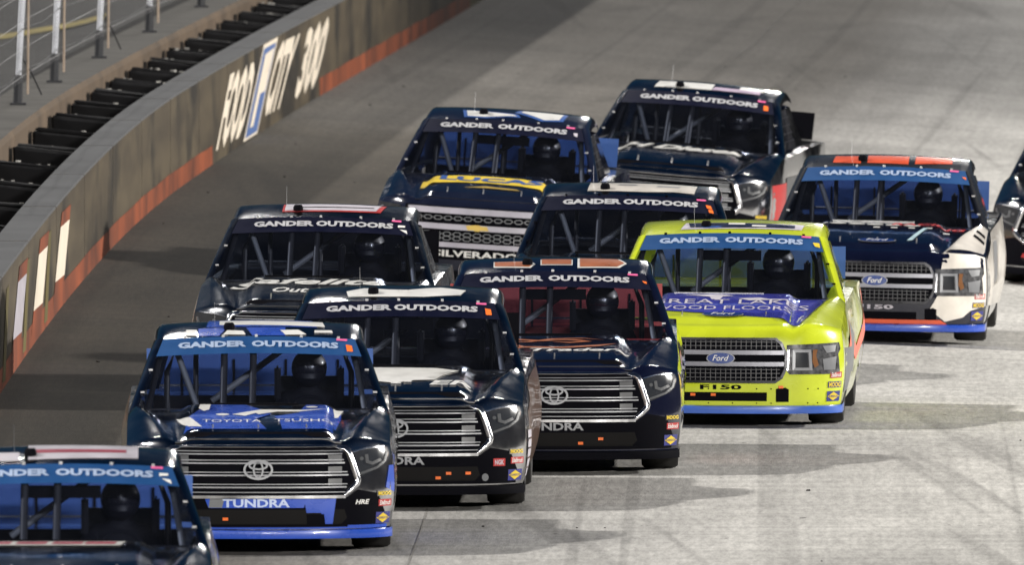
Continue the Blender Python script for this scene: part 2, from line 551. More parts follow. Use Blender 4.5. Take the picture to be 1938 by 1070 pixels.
barrier = link(bpy.data.objects.new('energy_absorbing_barrier', None))
barrier.location = (0, 0, 0)
tag(barrier, 'long brown steel crash barrier with orange kick stripe along the outside of the track', 'barrier')
def wall_panel(y0, y1):
    def b(bm):
        rows = []
        for k in range(5):
            y = y0 + (y1 - y0) * k / 4
            rows.append([wall_pt(y, -0.05), wall_pt(y, WH - 0.012), wall_pt(y, WH, -0.012), wall_pt(y, WH, -0.31), wall_pt(y, WH - 0.20, -0.32), wall_pt(y, 0.1, -0.32)])
        vv = add_grid(bm, rows)
        for f in bm.faces:
            if f.calc_center_median().z - ground_z(wall_x(y0), (y0 + y1) / 2) > WH - 0.06: f.material_index = 1
        bm.faces.new(vv[0][::-1]); bm.faces.new(vv[-1])
    return b
y = 140.0
while y < 330:
    part('panel', ('panel', y), wall_panel(y + 0.03, y + 6.0 - 0.03), [WALLP, CAPM], barrier)
    y += 6.0
def wall_fn(y, z, off): return wall_pt(y, z, off)
def stripe(y0, y1, mat, z0=0.0, z1=0.205, name='kick_stripe'):
    n_ = int((y1 - y0) / 1.5) + 1
    def b(bm):
        add_grid(bm, [[wall_pt(y0 + (y1 - y0) * k / n_, z0 - 0.05, 0.004), wall_pt(y0 + (y1 - y0) * k / n_, z1 + 0.006 * sin(k * 1.7), 0.004)] for k in range(n_ + 1)])
    part(name, ('stripe', y0), b, mat, barrier)
stripe(190, 238.8, STRIPE)
stripe(262.3, 301, STRIPE)
stripe(301.05, 330, YSTRIPE)
def quad_map(BL, TL, TR, BR):
    def f(u, v, off):
        a = (BL[0] + (BR[0] - BL[0]) * u, BL[1] + (BR[1] - BL[1]) * u)
        c = (TL[0] + (TR[0] - TL[0]) * u, TL[1] + (TR[1] - TL[1]) * u)
        yy = a[0] + (c[0] - a[0]) * v; zz = a[1] + (c[1] - a[1]) * v
        return wall_pt(yy, zz, off)
    return f
def wsign(name, shapes, q, mat, off=0.006, cut=0.12):
    decal(name, shapes, quad_map(*q), mat, barrier, off, cut)
unit = (0, 0, 1, 1)
wsign('sign_lettering', [text_in('FOOD', unit, 0.045)], ((239.4, .11), (242.6, .85), (248.5, .83), (245.0, .09)), SIGNW)
LQ = ((245.3, .02), (249.8, .95), (252.9, .95), (248.3, .02))
wsign('sign_panel', [rect(0, 0, 1, 1)], LQ, SIGNW, 0.006)
wsign('sign_logo', [rect(.08, .03, .92, .95)], LQ, SIGNB, 0.009)
wsign('sign_logo', [poly((.25, .12), (.5, .12), (.5, .45), (.85, .45), (.85, .62), (.5, .62), (.5, .74), (.85, .74), (.85, .90), (.25, .88))], LQ, SIGNW, 0.012)
wsign('sign_lettering', [text_in('CITY', unit, 0.045)], ((249.4, .15), (253.2, .88), (257.9, .86), (253.6, .13)), SIGNW)
wsign('sign_lettering', [text_in('300', unit, 0.045)], ((256.4, .13), (259.6, .86), (265.2, .88), (261.3, .13)), SIGNW)
for yb, m_ in ((205.1, SIGNW), (200.4, SIGNW), (195.8, LILAC)):
    q = ((yb, .10), (yb + 2.0, .86), (yb + 3.9, .84), (yb + 2.0, .06))
    wsign('sign_lettering', [rect(0, .26, 1, .84)], q, m_)
    wsign('sign_lettering', [rect(0, .84, 1, 1.0), rect(0, 0.0, 1, .26)], q, STRIPE)
    q2 = ((yb - 1.9, .06), (yb - .9, .82), (yb - .3, .82), (yb - 1.2, .05))
    wsign('sign_border', [rect(0, 0, 1, 1)], q2, YSTRIPE)

def foam(y):
    def b(bm):
        x0 = wall_x(y) - 0.345; g = ground_z(wall_x(y), y)
        w = 0.62; L = 0.75; ang = math.atan((wall_x(y + 1) - wall_x(y - 1)) / 2)
        r = Matrix.Rotation(-ang, 3, 'Z')
        add_box(bm, (x0 - w / 2 - 0.01, y, g + 0.51), (w, L, 0.80), r)
        add_box(bm, (x0 - w * 0.5, y - L * 0.3, g + 0.925), (w * 0.96, 0.16, 0.03), r)
        bmesh.ops.bevel(bm, geom=bm.edges[:], offset=0.02, segments=1, affect='EDGES')
        for v in bm.verts:
            v.co.z += 0.10 * (x0 - v.co.x - w * 0.5) + random.uniform(-.012, .012); v.co.x += random.uniform(-.01, .01)
    return b
y = 178.0
while y < 300:
    part('foam_block', ('foam', y), foam(y), FOAM, barrier)
    y += 3.7

def gap_floor(bm):
    rows = []
    for k in range(46):
        yy = 165 + 3 * k; x = wall_x(yy); g = ground_z(x, yy)
        rows.append([(x - .335, yy, g + .40), (x - 1.0, yy, g + .45)])
    add_grid(bm, rows)
part('gap_floor', ('gap_floor',), gap_floor, FOAM, barrier)  # black sheet added to darken the floor between the foam blocks

# scraps of torn rubber lying on the foam
def scraps():
    bm = bmesh.new()
    for k in range(150):
        i = random.randrange(0, 32); yy = 178 + 3.7 * i + random.uniform(-.3, .3)
        x = wall_x(yy) - 0.36 - random.uniform(0, .55); s = random.uniform(.006, .018)
        add_box(bm, (x, yy, ground_z(wall_x(yy), yy) + 0.93 + 0.1 * (wall_x(yy) - 0.645 - x)), (s * 2, s * 3, s), Matrix.Rotation(random.uniform(0, 3), 3, 'Z'))
    me = to_mesh('debris', bm); me.materials.append(flat('torn_plastic', (0.35, 0.34, 0.32), 0.7))
    tag(link(bpy.data.objects.new('debris', me)), kind='stuff')
scraps()

CZ = 1.05
def conc_x(y): return wall_x(y) - 1.02
retaining = link(bpy.data.objects.new('retaining_wall', None))
tag(retaining, 'weathered concrete wall behind the barrier with fence posts standing on it', 'wall')
def conc_panel(y0, y1):
    def b(bm):
        rows = []
        for k in range(4):
            yy = y0 + (y1 - y0) * k / 3; x = conc_x(yy); g = ground_z(wall_x(yy), yy)
            rows.append([(x, yy, g - .1), (x, yy, g + CZ - .05), (x - .03, yy, g + CZ), (x - .62, yy, g + CZ), (x - .62, yy, g - .1)])
        vv = add_grid(bm, rows)
        for f in bm.faces:
            c = f.calc_center_median()
            if c.z - ground_z(wall_x(c.y), c.y) > CZ - .02: f.material_index = 1
        bm.faces.new(vv[0][::-1]); bm.faces.new(vv[-1])
    return b
y = 168.0
while y < 340:
    part('panel', ('conc', y), conc_panel(y + .01, y + 8.6 - .01), [CONCB, CONC], retaining)
    y += 8.6

fence = link(bpy.data.objects.new('catch_fence', None))
tag(fence, 'catch fence of pale steel poles and wire cables above the concrete wall', 'fence')
PAINTW = flat('galvanised_post', (0.66, 0.68, 0.74), 0.5, 0.1, var=0.2, scale=3)
RUST = flat('brown_pole', (0.30, 0.235, 0.18), 0.6, 0.2)
DARKB = flat('black_bracket', (0.015, 0.016, 0.02), 0.6)
posts = [204.5, 209.5, 214.7, 219.9, 225.9, 232.7, 241.2, 251.0, 261.5, 272.5, 284]
def post_base(yy):
    x = conc_x(yy) - .30
    return Vector((x, yy, ground_z(wall_x(yy), yy) + CZ))
for i, yy in enumerate(posts):
    p = post_base(yy)
    po = part('post', ('post',), lambda bm: add_tube(bm, [(0, 0, .22), (.12, 0, 2.6), (.30, 0, 4.2)], .031, 8), PAINTW, fence)
    po.location = p
    def brk(bm):
        add_tube(bm, [(-.004, 0, 0), (.006, 0, .30)], .045, 8)
        add_box(bm, (0, 0, .012), (.16, .16, .024))
    part('base_bracket', ('bracket',), brk, DARKB, po)
    part('brace', ('brace',), lambda bm: add_tube(bm, [(.09, .25, .10), (.10, .25, 1.2), (.22, .25, 3.6)], .013, 6), RUST, po)
    if i % 2 == 0:
        part('stay', ('stay',), lambda bm: add_tube(bm, [(-.01, .02, .55), (.12, .9, .28), (.2, 1.6, .05)], .008, 5), DARKB, po)
for k in range(9):
    h = .35 + .42 * k
    def cable(bm):
        pts = []
        for j in range(len(posts) - 1):
            a, c = post_base(posts[j]), post_base(posts[j + 1])
            for t in (0, .5):
                q = a.lerp(c, t); q.z += h - .04 * (t > 0); q.x += .03 + .12 * h / 2.6; pts.append(q)
        add_tube(bm, pts, .0055, 4)
    part('cable', ('cable', k), cable, DARKB, fence)

def wire_mesh(bm):
    for j in range(len(posts) - 1):
        a, c = post_base(posts[j]), post_base(posts[j + 1])
        n_ = int((c - a).length / .28)
        for k in range(1, n_):
            q = a.lerp(c, k / n_)
            add_tube(bm, [q + Vector((.06, 0, .25)), q + Vector((.16, 0, 2.6)), q + Vector((.33, 0, 4.2))], .0028, 3, cap=False)
    for k in range(14):
        h = .3 + .28 * k
        pts = []
        for yy in posts:
            q = post_base(yy); q.z += h; q.x += .05 + .12 * h / 2.6; pts.append(q)
        add_tube(bm, pts, .0028, 3, cap=False)
tag(part('wire_mesh', ('wire_mesh',), wire_mesh, flat('grey_wire', (.16, .16, .165), .6), fence), kind='stuff')

def concourse():
    bm = bmesh.new()
    rows = []
    for i in range(40):
        yy = 160 + i * 5; x = conc_x(yy) - .60
        g = ground_z(wall_x(yy), yy) + .88
        rows.append([(x, yy, g), (x - 3, yy, g + .05), (x - 12, yy, g + .2), (x - 40, yy, g + .4)])
    add_grid(bm, rows)
    me = to_mesh('walkway', bm, True)
    me.materials.append(flat('walkway_asphalt', (0.042, 0.041, 0.040), 0.95, var=0.5, scale=1.6, spec=.2))
    o = tag(link(bpy.data.objects.new('walkway', me)), kind='structure')
    b2 = bmesh.new()
    ps = [(-8.2, 245.0), (-7.2, 247.6), (-6.4, 250.3), (-5.6, 254.6), (-5.0, 259), (-4.7, 262.5)]
    rows = []
    for x, yy in ps:
        z = ground_z(wall_x(yy), yy) + .88 + .03 + .012
        rows.append([(x, yy - .9, z), (x, yy + .9, z + .004)])
    add_grid(b2, rows)
    me = to_mesh('painted_line', b2); me.materials.append(flat('yellow_line_paint', (0.24, 0.19, 0.04), 0.8, var=.3, scale=2))
    tag(link(bpy.data.objects.new('painted_line', me), o))
concourse()
#TRUCKS
# ------------------------------------------------------------------ the race truck: surfaces in the truck's own space
# x across (picture right = driver's side), y back from the nose, z up
XS = 0.985
LIFT = 0.055          # the body's z = 0 rides this far above the track
ZB = 0.13
def plan(x):
    a = min(1.0, abs(x))
    return 0.55 * (1 - (1 - a ** 2.6) ** (1 / 2.2))
def plan_d(x):
    e = 1e-3
    return (plan(x + e) - plan(x - e)) / (2 * e)
def lip(w):
    return 0.05 * w * w + (0.045 * (1 - sqrt(max(0, 1 - ((w - .86) / .14) ** 2))) if w > .86 else 0)
LIP1 = lip(1.0)
def shoulder_z(y):
    if y < 1.56: return 0.715 + 0.215 * smst((y - .1) / 1.46)
    return 0.93 + 0.04 * smst((y - 1.56) / 3)
def hood_z(x, y):
    a = abs(x); t = max(0, min(1, (y - .08) / 1.45))
    zc = .785 + .205 * (1 - (1 - t) ** 1.6)
    xc = .66 + .24 * t
    if a <= xc:
        z = zc - .034 * smst((a - .50) / .10) * (1 - smst((a - xc + .07) / .07))
        z += .026 * smst((.58 - a) / .07) * smst((y - .22) / .06) * (1 - .6 * t)
        return z
    s = min(1, (a - xc) / (XS - xc))
    return zc + (shoulder_z(y) - zc) * s ** 1.7
def HOOD(x, y, off=0.0): return Vector((x, y, hood_z(x, y) + off))
def NOSE(u, z, off=0.0):
    zt = hood_z(u, plan(u) + LIP1)
    w = max(0, min(1, (z - ZB) / (zt - ZB))); q = 1 - (2 * w - 1) ** 2
    d = plan_d(u); nn = sqrt(1 + d * d)
    x = u * (1 + .03 * q * (abs(u) / XS) ** 6)
    return Vector((x + d / nn * off, plan(u) + lip(w) - .025 * q - off / nn, z))
def SIDE(sg):
    def f(y, z, off=0.0):
        w = max(0, min(1, (z - ZB) / (shoulder_z(y) - ZB))); q = 1 - (2 * w - 1) ** 2
        bul = .03 * q + .035 * math.exp(-((y - 1.13) / .5) ** 2) * q + .05 * math.exp(-((y - 4.1) / .7) ** 2) * q
        bul = .03 * q + (bul - .03 * q) * smst((y - .45) / .4)
        return Vector((sg * (XS + bul + off), y, z))
    return f
def ws0(a, b):
    return Vector((a * (.94 - .205 * b), 1.50 + .82 * b + .13 * a * a * (1 - .3 * b), .965 + .515 * b - .03 * a * a + .012 * sin(pi * b)))
def WS(a, b, off=0.0):
    if not off: return ws0(a, b)
    e = 1e-3
    nn = (ws0(a + e, b) - ws0(a - e, b)).cross(ws0(a, b + e) - ws0(a, b - e)).normalized()
    if nn.y > 0: nn = -nn
    return ws0(a, b) + nn * off
def WSX(x, b, off=0.0):
    return WS(x / (.94 - .205 * b), b, off)
def ROOF(x, y, off=0.0):
    a = x / .735
    return Vector((x, y + .091 * a * a, 1.48 + .09 * (1 - ((y - 2.95) / .63) ** 2) - .03 * a * a + off))

FX = [XS * sin(pi / 2 * k / 22) for k in range(-22, 23)]
TJ = [(j / 16) ** 1.3 for j in range(17)]
YF = plan(XS) + LIP1
SY = [YF + t * (1.56 - YF) for t in TJ]
SY2 = [1.56 + k * (5.15 - 1.56) / 44 for k in range(1, 45)]
WL = [0, .08, .17, .27, .38, .5, .62, .74, .82, .86, .90, .94, .975, 1.0]

def build_body(bm):
    # the wrap-round band of nose and sides
    rows = []
    ys = SY + SY2
    def side_pt(sg, y, w):
        z = ZB + (shoulder_z(y) - ZB) * w
        p = SIDE(sg)(y, z)
        p.y += (lip(w) - LIP1 - .025 * (1 - (2 * w - 1) ** 2)) * (1 - smst((y - YF) / .5))
        return p
    for y in reversed(ys[1:]): rows.append([side_pt(-1, y, w) for w in WL])
    for u in FX:
        zt = hood_z(u, plan(u) + LIP1)
        rows.append([NOSE(u, ZB + (zt - ZB) * w) for w in WL])
    for y in ys[1:]: rows.append([side_pt(1, y, w) for w in WL])
    add_grid(bm, rows)
    # wheel openings
    kill = []
    for f in bm.faces:
        c = f.calc_center_median()
        if abs(c.x) > .93:
            for wy in (1.13, 3.98):
                if (c.y - wy) ** 2 + (c.z - .30) ** 2 < .385 ** 2: kill.append(f); break
    bmesh.ops.delete(bm, geom=kill, context='FACES')
    # hood
    hr = []
    for t in TJ:
        hr.append([HOOD(x, plan(x) + LIP1 + t * (1.56 - plan(x) - LIP1)) for x in FX])
    add_grid(bm, hr)
    # belt beside the cab, bed cover and tail
    for sg in (-1, 1):
        rr = []
        for y in [1.56] + SY2:
            if y > 3.70: break
            z = shoulder_z(y)
            rr.append([(sg * XS, y, z), (sg * .95, y, z + .012), (sg * .80, y, z + .016)])
        add_grid(bm, rr)
    rr = []
    for y in [v for v in SY2 if v > 3.52]:
        z = shoulder_z(y)
        rr.append([(XS * k / 8, y, z + .012 * (1 - (k / 8) ** 4)) for k in range(-8, 9)])
    add_grid(bm, rr)
    zt = shoulder_z(5.15)
    add_grid(bm, [[(x, 5.15, ZB + .1) for x in (-XS, -.5, 0, .5, XS)], [(x, 5.15, zt) for x in (-XS, -.5, 0, .5, XS)]])
    bmesh.ops.remove_doubles(bm, verts=bm.verts[:], dist=.0006)
    bmesh.ops.recalc_face_normals(bm, faces=bm.faces[:])

def build_cab(bm):
    edge = [(.762, -.016), (.783, -.045), (.795, -.095)]
    rows = []
    for j in range(13):
        y = 2.315 + (3.45 - 2.315) * j / 12
        r = []
        base = [ROOF(.735 * k / 12, y) for k in range(-12, 13)]
        e = base[-1]
        right = [Vector((x, e.y + .02, e.z + dz)) for x, dz in edge]
        left = [Vector((-v.x, v.y, v.z)) for v in right]
        rows.append(left[::-1] + base + right)
    vv = add_grid(bm, rows)
    # windshield pillars
    for sg in (-1, 1):
        pr = []
        for k in range(13):
            b = k / 12
            e = WS(sg, b)
            wd = .045 + .015 * b
            pr.append([e + Vector((-sg * .02, .01, .004)), e + Vector((sg * .012, .012, .006)), e + Vector((sg * .035, .04, 0)), e + Vector((sg * wd, .09, -.012)), e + Vector((sg * wd, .17, -.03)), e + Vector((sg * .02, .18, -.03))])
        add_grid(bm, pr)
        # rear pillar
        cr = []
        for k in range(7):
            t = k / 6
            x = .792 + (.90 - .792) * t; z = 1.375 + (.985 - 1.375) * t
            y0 = 3.00 + .22 * t; y1 = 3.49 + .55 * t
            cr.append([(sg * (x - .02), y0, z), (sg * x, y0 + .02, z), (sg * x, y1 - .08, z), (sg * (x - .05), y1, z + .01), (sg * (x - .13), y1 + .01, z + .012)])
        add_grid(bm, cr)
    # rear header
    add_grid(bm, [[ROOF(.735 * k / 8, 3.45) for k in range(-8, 9)], [ROOF(.70 * k / 8, 3.50) + Vector((0, 0, -.05)) for k in range(-8, 9)]])
    bmesh.ops.recalc_face_normals(bm, faces=bm.faces[:])

def build_windshield(bm):
    add_grid(bm, [[WS(-1 + 2 * i / 20, j / 10) for i in range(21)] for j in range(11)])
def build_rear_glass(bm):
    add_grid(bm, [[(-.69, 3.50, 1.43), (.69, 3.50, 1.43)], [(-.79, 3.98, .985), (.79, 3.98, .985)]])
def build_splitter(bm):
    top, bot = [], []
    pts = [(-1.0, .9)] + [(x * 1.018, plan(x) - .035) for x in FX] + [(1.0, .9)]
    rows = [[(x, y + .03, .135) for x, y in pts], [(x, y, .128) for x, y in pts], [(x, y - .008, .098) for x, y in pts], [(x, y, .068) for x, y in pts], [(x * .9, max(y + .5, .5), .066) for x, y in pts]]
    add_grid(bm, rows)
    bmesh.ops.recalc_face_normals(bm, faces=bm.faces[:])
def build_underbody(bm):
    add_box(bm, (0, 2.75, .17), (1.50, 4.7, .02))
    for y in (.42, 1.85, 3.3, 4.8): add_box(bm, (0, y, .40), (1.5, .02, .48))
def build_cabin(bm):
    add_grid(bm, [[(-.90, 1.57, .955), (.90, 1.57, .955)], [(-.86, 1.85, .955), (.86, 1.85, .955)], [(-.82, 2.12, .90), (.82, 2.12, .90)], [(-.82, 2.14, .55), (.82, 2.14, .55)]])
    add_box(bm, (0, 2.8, .35), (1.7, 1.7, .02))
    add_box(bm, (0, 3.62, .66), (1.66, .02, .62))
    add_box(bm, (-.88, 2.6, .66), (.02, 1.9, .58)); add_box(bm, (.88, 2.6, .66), (.02, 1.9, .58))
    add_box(bm, (-.45, 2.75, .62), (.5, .6, .5))
def build_headliner(bm):
    add_grid(bm, [[ROOF(.72 * k / 6, 2.36 + 1.08 * j / 5) + Vector((0, 0, -.02)) for k in range(-6, 7)] for j in range(6)])

def wheel(parent, x, y):
    def ty(bm):
        prof = [(-.14, .20), (-.15, .27), (-.145, .32), (-.12, .337), (-.05, .34), (.05, .34), (.12, .337), (.145, .32), (.15, .27), (.14, .20)]
        rows = [[(px, pr * cos(2 * pi * k / 28), pr * sin(2 * pi * k / 28)) for k in range(28)] for px, pr in prof]
        add_grid(bm, rows, closed_u=True)
    def rm(bm):
        prof = [(.145, .205), (.12, .19), (.06, .17), (.04, .06), (.07, .04), (.07, .001)]
        for sg in (-1, 1):
            add_grid(bm, [[(sg * px, pr * cos(2 * pi * k / 20), pr * sin(2 * pi * k / 20)) for k in range(20)] for px, pr in prof], closed_u=True)
    w = part('wheel', ('tyre',), ty, RUBBER, parent, smooth=True, angle=50)
    w.location = (x, y, .34 - LIFT)
    part('rim', ('rim',), rm, flat('wheel_paint', (0.05, 0.05, 0.055), .4, .5), w)

def net_build(sg):
    def b(bm):
        P = [(.915, 1.80, .985), (.80, 2.50, 1.36), (.79, 3.02, 1.37), (.90, 3.25, .985)]
        a, c, d, e = [Vector((sg * p[0], p[1], p[2])) for p in P]
        add_grid(bm, [[a.lerp(c, t), e.lerp(d, t)] for t in (0, .33, .66, 1)])
        for k in range(1, 8):
            add_tube(bm, [a.lerp(e, k / 8) + Vector((sg * .006, 0, 0)), c.lerp(d, k / 8) + Vector((sg * .006, 0, 0))], .008, 4)
        for k in range(1, 5):
            add_tube(bm, [a.lerp(c, k / 5) + Vector((sg * .006, 0, 0)), e.lerp(d, k / 5) + Vector((sg * .006, 0, 0))], .008, 4)
    return b

def mir(pts, sg): return [(sg * p[0], p[1]) for p in pts]

SUN_TXT = ('GANDER', (-.60, .845, -.085, .93)), ('OUTDOORS', (-.055, .845, .60, .93))

# ---- noses of the three kinds
def hexagon(cx, cz, rx, rz):
    return [(cx + rx * c, cz + rz * s) for c, s in ((-1, 0), (-.5, 1), (.5, 1), (1, 0), (.5, -1), (-.5, -1))]

def rod(bm, pts, w, fn, d):
    """a half-round moulding along a 2D path on a surface"""
    P = [Vector((p[0], p[1])) for p in pts]
    rows = []
    for i, p in enumerate(P):
        tt = (P[min(i + 1, len(P) - 1)] - P[max(i - 1, 0)]).normalized(); nn = Vector((-tt.y, tt.x))
        taper = .55 + .45 * min(1, 6 * min(i, len(P) - 1 - i) / len(P))
        rows.append([fn(p.x + nn.x * w / 2 * taper * cos(a), p.y + nn.y * w / 2 * taper * cos(a), d * taper * sin(a)) for a in [pi * k / 7 for k in range(8)]])
    vv = add_grid(bm, rows)
    bm.faces.new(vv[0]); bm.faces.new(vv[-1][::-1])

def emblem_ovals(parent, name='emblem'):
    def b(bm):
        ribbon(bm, ellipse(0, .585, .103, .068)[0], .015, NOSE, .0, .05, True)
        ribbon(bm, ellipse(0, .585, .034, .058)[0], .012, NOSE, .0, .05, True)
        ribbon(bm, ellipse(0, .615, .066, .026)[0], .012, NOSE, .0, .05, True)
    e = part(name, ('emblem_rings',), b, SILVERP, parent)

def oval_badge(parent, fn, key, cx, cz, rx, rz, off):
    o = decal('oval_badge', [ellipse(cx, cz, rx, rz)], fn, SILVERP, parent, off, .03, key=('ob1', key))
    decal('badge_field', [ellipse(cx, cz, rx * .93, rz * .88)], fn, OVALB, o, off + .003, .03, key=('ob2', key))
    decal('badge_lettering', [text_in('Ford', (cx - rx * .58, cz - rz * .42, cx + rx * .58, cz + rz * .5), .005, .35)], fn, WHITE, o, off + .006, cut=.03, key=('ob3', key))

HLGREY = flat('headlight_grey', (.06, .063, .068), .45)
DKGREY = flat('dark_grey_print', (.075, .077, .082), .4)
def nose_wide_grille(t, cfg):
    """hexagonal chrome grille of paired bars"""
    pan = [(-.62, .745), (.62, .745), (.69, .66), (.73, .50), (.69, .43), (.61, .385), (-.61, .385), (-.69, .43), (-.73, .50), (-.69, .66)]
    g = decal('grille', [poly(*pan)], NOSE, BLACK, t, .004, .06, key=('wg_panel',))
    def fr(bm):
        for sg in (-1, 1):
            rod(bm, mir(dense([(.58, .752), (.64, .742), (.665, .72), (.70, .62), (.735, .505), (.728, .475), (.685, .43), (.63, .378)], .025), sg), .052, NOSE, .032)
        rod(bm, dense([(-.60, .757), (.60, .757)], .06), .026, NOSE, .03)
    part('grille_frame', ('wg_frame',), fr, CHROME, g, smooth=True)
    part('grille_lower_rail', ('wg_rail',), lambda bm: ribbon(bm, dense([(-.64, .38), (.64, .38)], .06), .022, NOSE, 0, .03), cfg.get('rail', CHROME), g)
    ex = lambda z: .60 + .07 * (1 - abs(z - .52) / .25)
    for z, h in ((.722, .006), (.700, .009), (.655, .006), (.632, .010), (.565, .006), (.542, .010), (.475, .006), (.452, .010), (.415, .006)):
        part('grille_bar', ('wg_bar', z), lambda bm, z=z, h=h: ribbon(bm, dense([(-ex(z), z), (ex(z), z)], .06), h, NOSE, 0, .02), SILVERP, g)
    for sg in (-1, 1):
        for z in (.665, .58, .49):
            part('grille_block', ('wg_blk', sg, z), lambda bm, sg=sg, z=z: ribbon(bm, mir(dense([(.52, z), (.62, z)], .05), sg), .05, NOSE, 0, .013), DKGREY, g)
    emblem_ovals(t)
    # black strip painting the shadow along the hood's front step
    part('hood_step_shade', ('wg_step_shade',), lambda bm: conform(bm, [poly((-.54, .275), (-.55, .225), (.55, .225), (.54, .275))], HOOD, .003, .05), BLACK, t)
    part('hood_lip', ('wg_lip',), lambda bm: ribbon(bm, dense([(-.62, .17), (.62, .17)], .05), .03, HOOD, 0, .01), cfg['paint'], t)
    hl = [(.715, .60), (.705, .70), (.76, .722), (.88, .735), (.952, .738), (.966, .69), (.945, .635), (.90, .59), (.75, .525), (.725, .55)]
    for sg in (-1, 1):
        h = decal('headlight', [poly(*mir(hl, sg))], NOSE, LENS, t, .005, .03, key=('wg_hl', sg))
        part('headlight_trim', ('wg_hl1', sg), lambda bm, sg=sg: ribbon(bm, mir(dense([(.735, .542), (.87, .590), (.925, .637), (.945, .70)], .02), sg), .016, NOSE, 0, .011), HLGREY, h)
        part('headlight_trim', ('wg_hl2', sg), lambda bm, sg=sg: ribbon(bm, mir(dense([(.80, .69), (.805, .635), (.84, .622), (.90, .650)], .02), sg), .022, NOSE, 0, .010), HLGREY, h)
        part('headlight_trim', ('wg_hl3', sg), lambda bm, sg=sg: ribbon(bm, mir(dense([(.70, .712), (.80, .738), (.93, .745)], .02), sg), .010, NOSE, 0, .012), CHROME, h)
        decal('headlight_bulb', [ellipse(sg * .765, .66, .014, .014)], NOSE, HLGREY, h, .009, .03, key=('wg_hl4', sg))
        decal('side_marker', [poly(*mir([(.935, .70), (.955, .70), (.95, .67), (.938, .675)], sg))], NOSE, AMBER, h, .009, .03, key=('wg_hl5', sg))
    decal('bumper_cover', [poly((-.93, .15), (.93, .15), (.93, .26), (.88, .40), (.74, .43), (.66, .375), (-.66, .375), (-.74, .43), (-.88, .40), (-.93, .26))], NOSE, BLACK, t, .0035, .06, key=('wg_cov',))
    b = decal('bumper_opening', [poly((-.60, .175), (.62, .175), (.66, .22), (.64, .285), (-.64, .285), (-.66, .22))], NOSE, flat('grille_mesh_black', (.009, .0085, .0085), .85, spec=.15), t, .005, .06, key=('wg_intake',))
    part('air_dam', ('wg_dam',), lambda bm: ribbon(bm, dense([(-.66, .165), (.66, .165)], .06), .02, NOSE, 0, .02), BLACK, t)
    decal('bumper_lettering', [text_in('TUNDRA', (-.265, .302, .235, .365), .03)], NOSE, cfg.get('maker', SILVERP), t, .008, .05, key=('wg_txt',))

def nose_oval_grille(t, cfg):
    """black mesh grille with two silver bars and an oval badge"""
    pan = [(-.45, .69), (.45, .69), (.495, .655), (.535, .57), (.535, .45), (.50, .37), (.45, .335), (-.45, .335), (-.50, .37), (-.535, .45), (-.535, .57), (-.495, .655)]
    g = decal('grille', [poly(*pan)], NOSE, BLACK, t, .004, .05, key=('og_panel',))
    part('grille_frame', ('og_frame',), lambda bm: ribbon(bm, dense(pan, .05, True), .022, NOSE, 0, .03, True), flat('dark_chrome', (.04, .04, .045), .3, .6), g)
    def lat(bm):
        for k in range(-11, 12):
            x = k * .042
            for z0, z1 in ((.605, .685), (.34, .445)):
                ribbon(bm, [(x, z0), (x, z1)], .006, NOSE, 0, .016)
        for z in (.632, .665, .37, .405, .437):
            ribbon(bm, dense([(-.49, z), (.49, z)], .07), .005, NOSE, 0, .017)
    tag(part('grille_mesh', ('og_mesh',), lat, flat('mesh_grey', (.085, .085, .09), .5), g), kind='stuff')
    for z in (.578, .482):
        part('grille_bar', ('og_bar', z), lambda bm, z=z: ribbon(bm, dense([(-.52, z), (.52, z)], .05), .036, NOSE, 0, .03), flat('satin_silver', (.22, .22, .25), .4, .3), g)
    oval_badge(t, NOSE, 'g', 0, .53, .118, .052, .036)
    oval_badge(t, HOOD, 'h', 0, .365, .175, .075, .013)
    hl = [(.545, .64), (.70, .645), (.955, .655), (.962, .60), (.945, .56), (.955, .41), (.90, .395), (.57, .395), (.55, .42)]
    for sg in (-1, 1):
        h = decal('headlight', [poly(*mir(hl, sg))], NOSE, flat('clear_lens', (.10, .10, .105), .2, .3, coat=1.0, var=.6, scale=22), t, .005, .03, key=('og_hl', sg))
        part('headlight_trim', ('og_hl1', sg), lambda bm, sg=sg: ribbon(bm, mir([(.60, .44), (.60, .59), (.725, .59), (.735, .44)], sg), .022, NOSE, 0, .022, True), SILVERP, h)
        decal('headlight_bulb', [poly(*mir([(.62, .455), (.62, .575), (.71, .575), (.717, .455)], sg))], NOSE, LENS, h, .012, .05, key=('og_hl2', sg))
        part('headlight_trim', ('og_hl3', sg), lambda bm, sg=sg: ribbon(bm, mir([(.55, .43), (.555, .60)], sg), .02, NOSE, 0, .014), CHROME, h)
        decal('side_marker', [poly(*mir([(.755, .60), (.79, .60), (.78, .55), (.80, .47), (.77, .45), (.75, .5)], sg))], NOSE, AMBER, h, .009, .04, key=('og_hl4', sg))
        decal('headlight_facet', [poly(*mir([(.83, .63), (.93, .635), (.92, .58), (.86, .57)], sg)), poly(*mir([(.83, .52), (.93, .54), (.92, .43), (.84, .43)], sg))], NOSE, GREYP, h, .009, .04, key=('og_hl5', sg))
    decal('bumper_lettering', [text_in('F150', (-.17, .268, .175, .308), .03)], NOSE, cfg.get('maker', BLACK), t, .006, .06, key=('og_txt', cfg.get('maker', BLACK).name))
    decal('bumper_opening', [rect(-.37, .172, .385, .245)], NOSE, BLACK, t, .005, .06, key=('og_int',))
    decal('tow_cover', [poly((.46, .165), (.565, .165), (.565, .27), (.535, .285), (.46, .275))], NOSE, BLACK, t, .006, .05, key=('og_tow',))

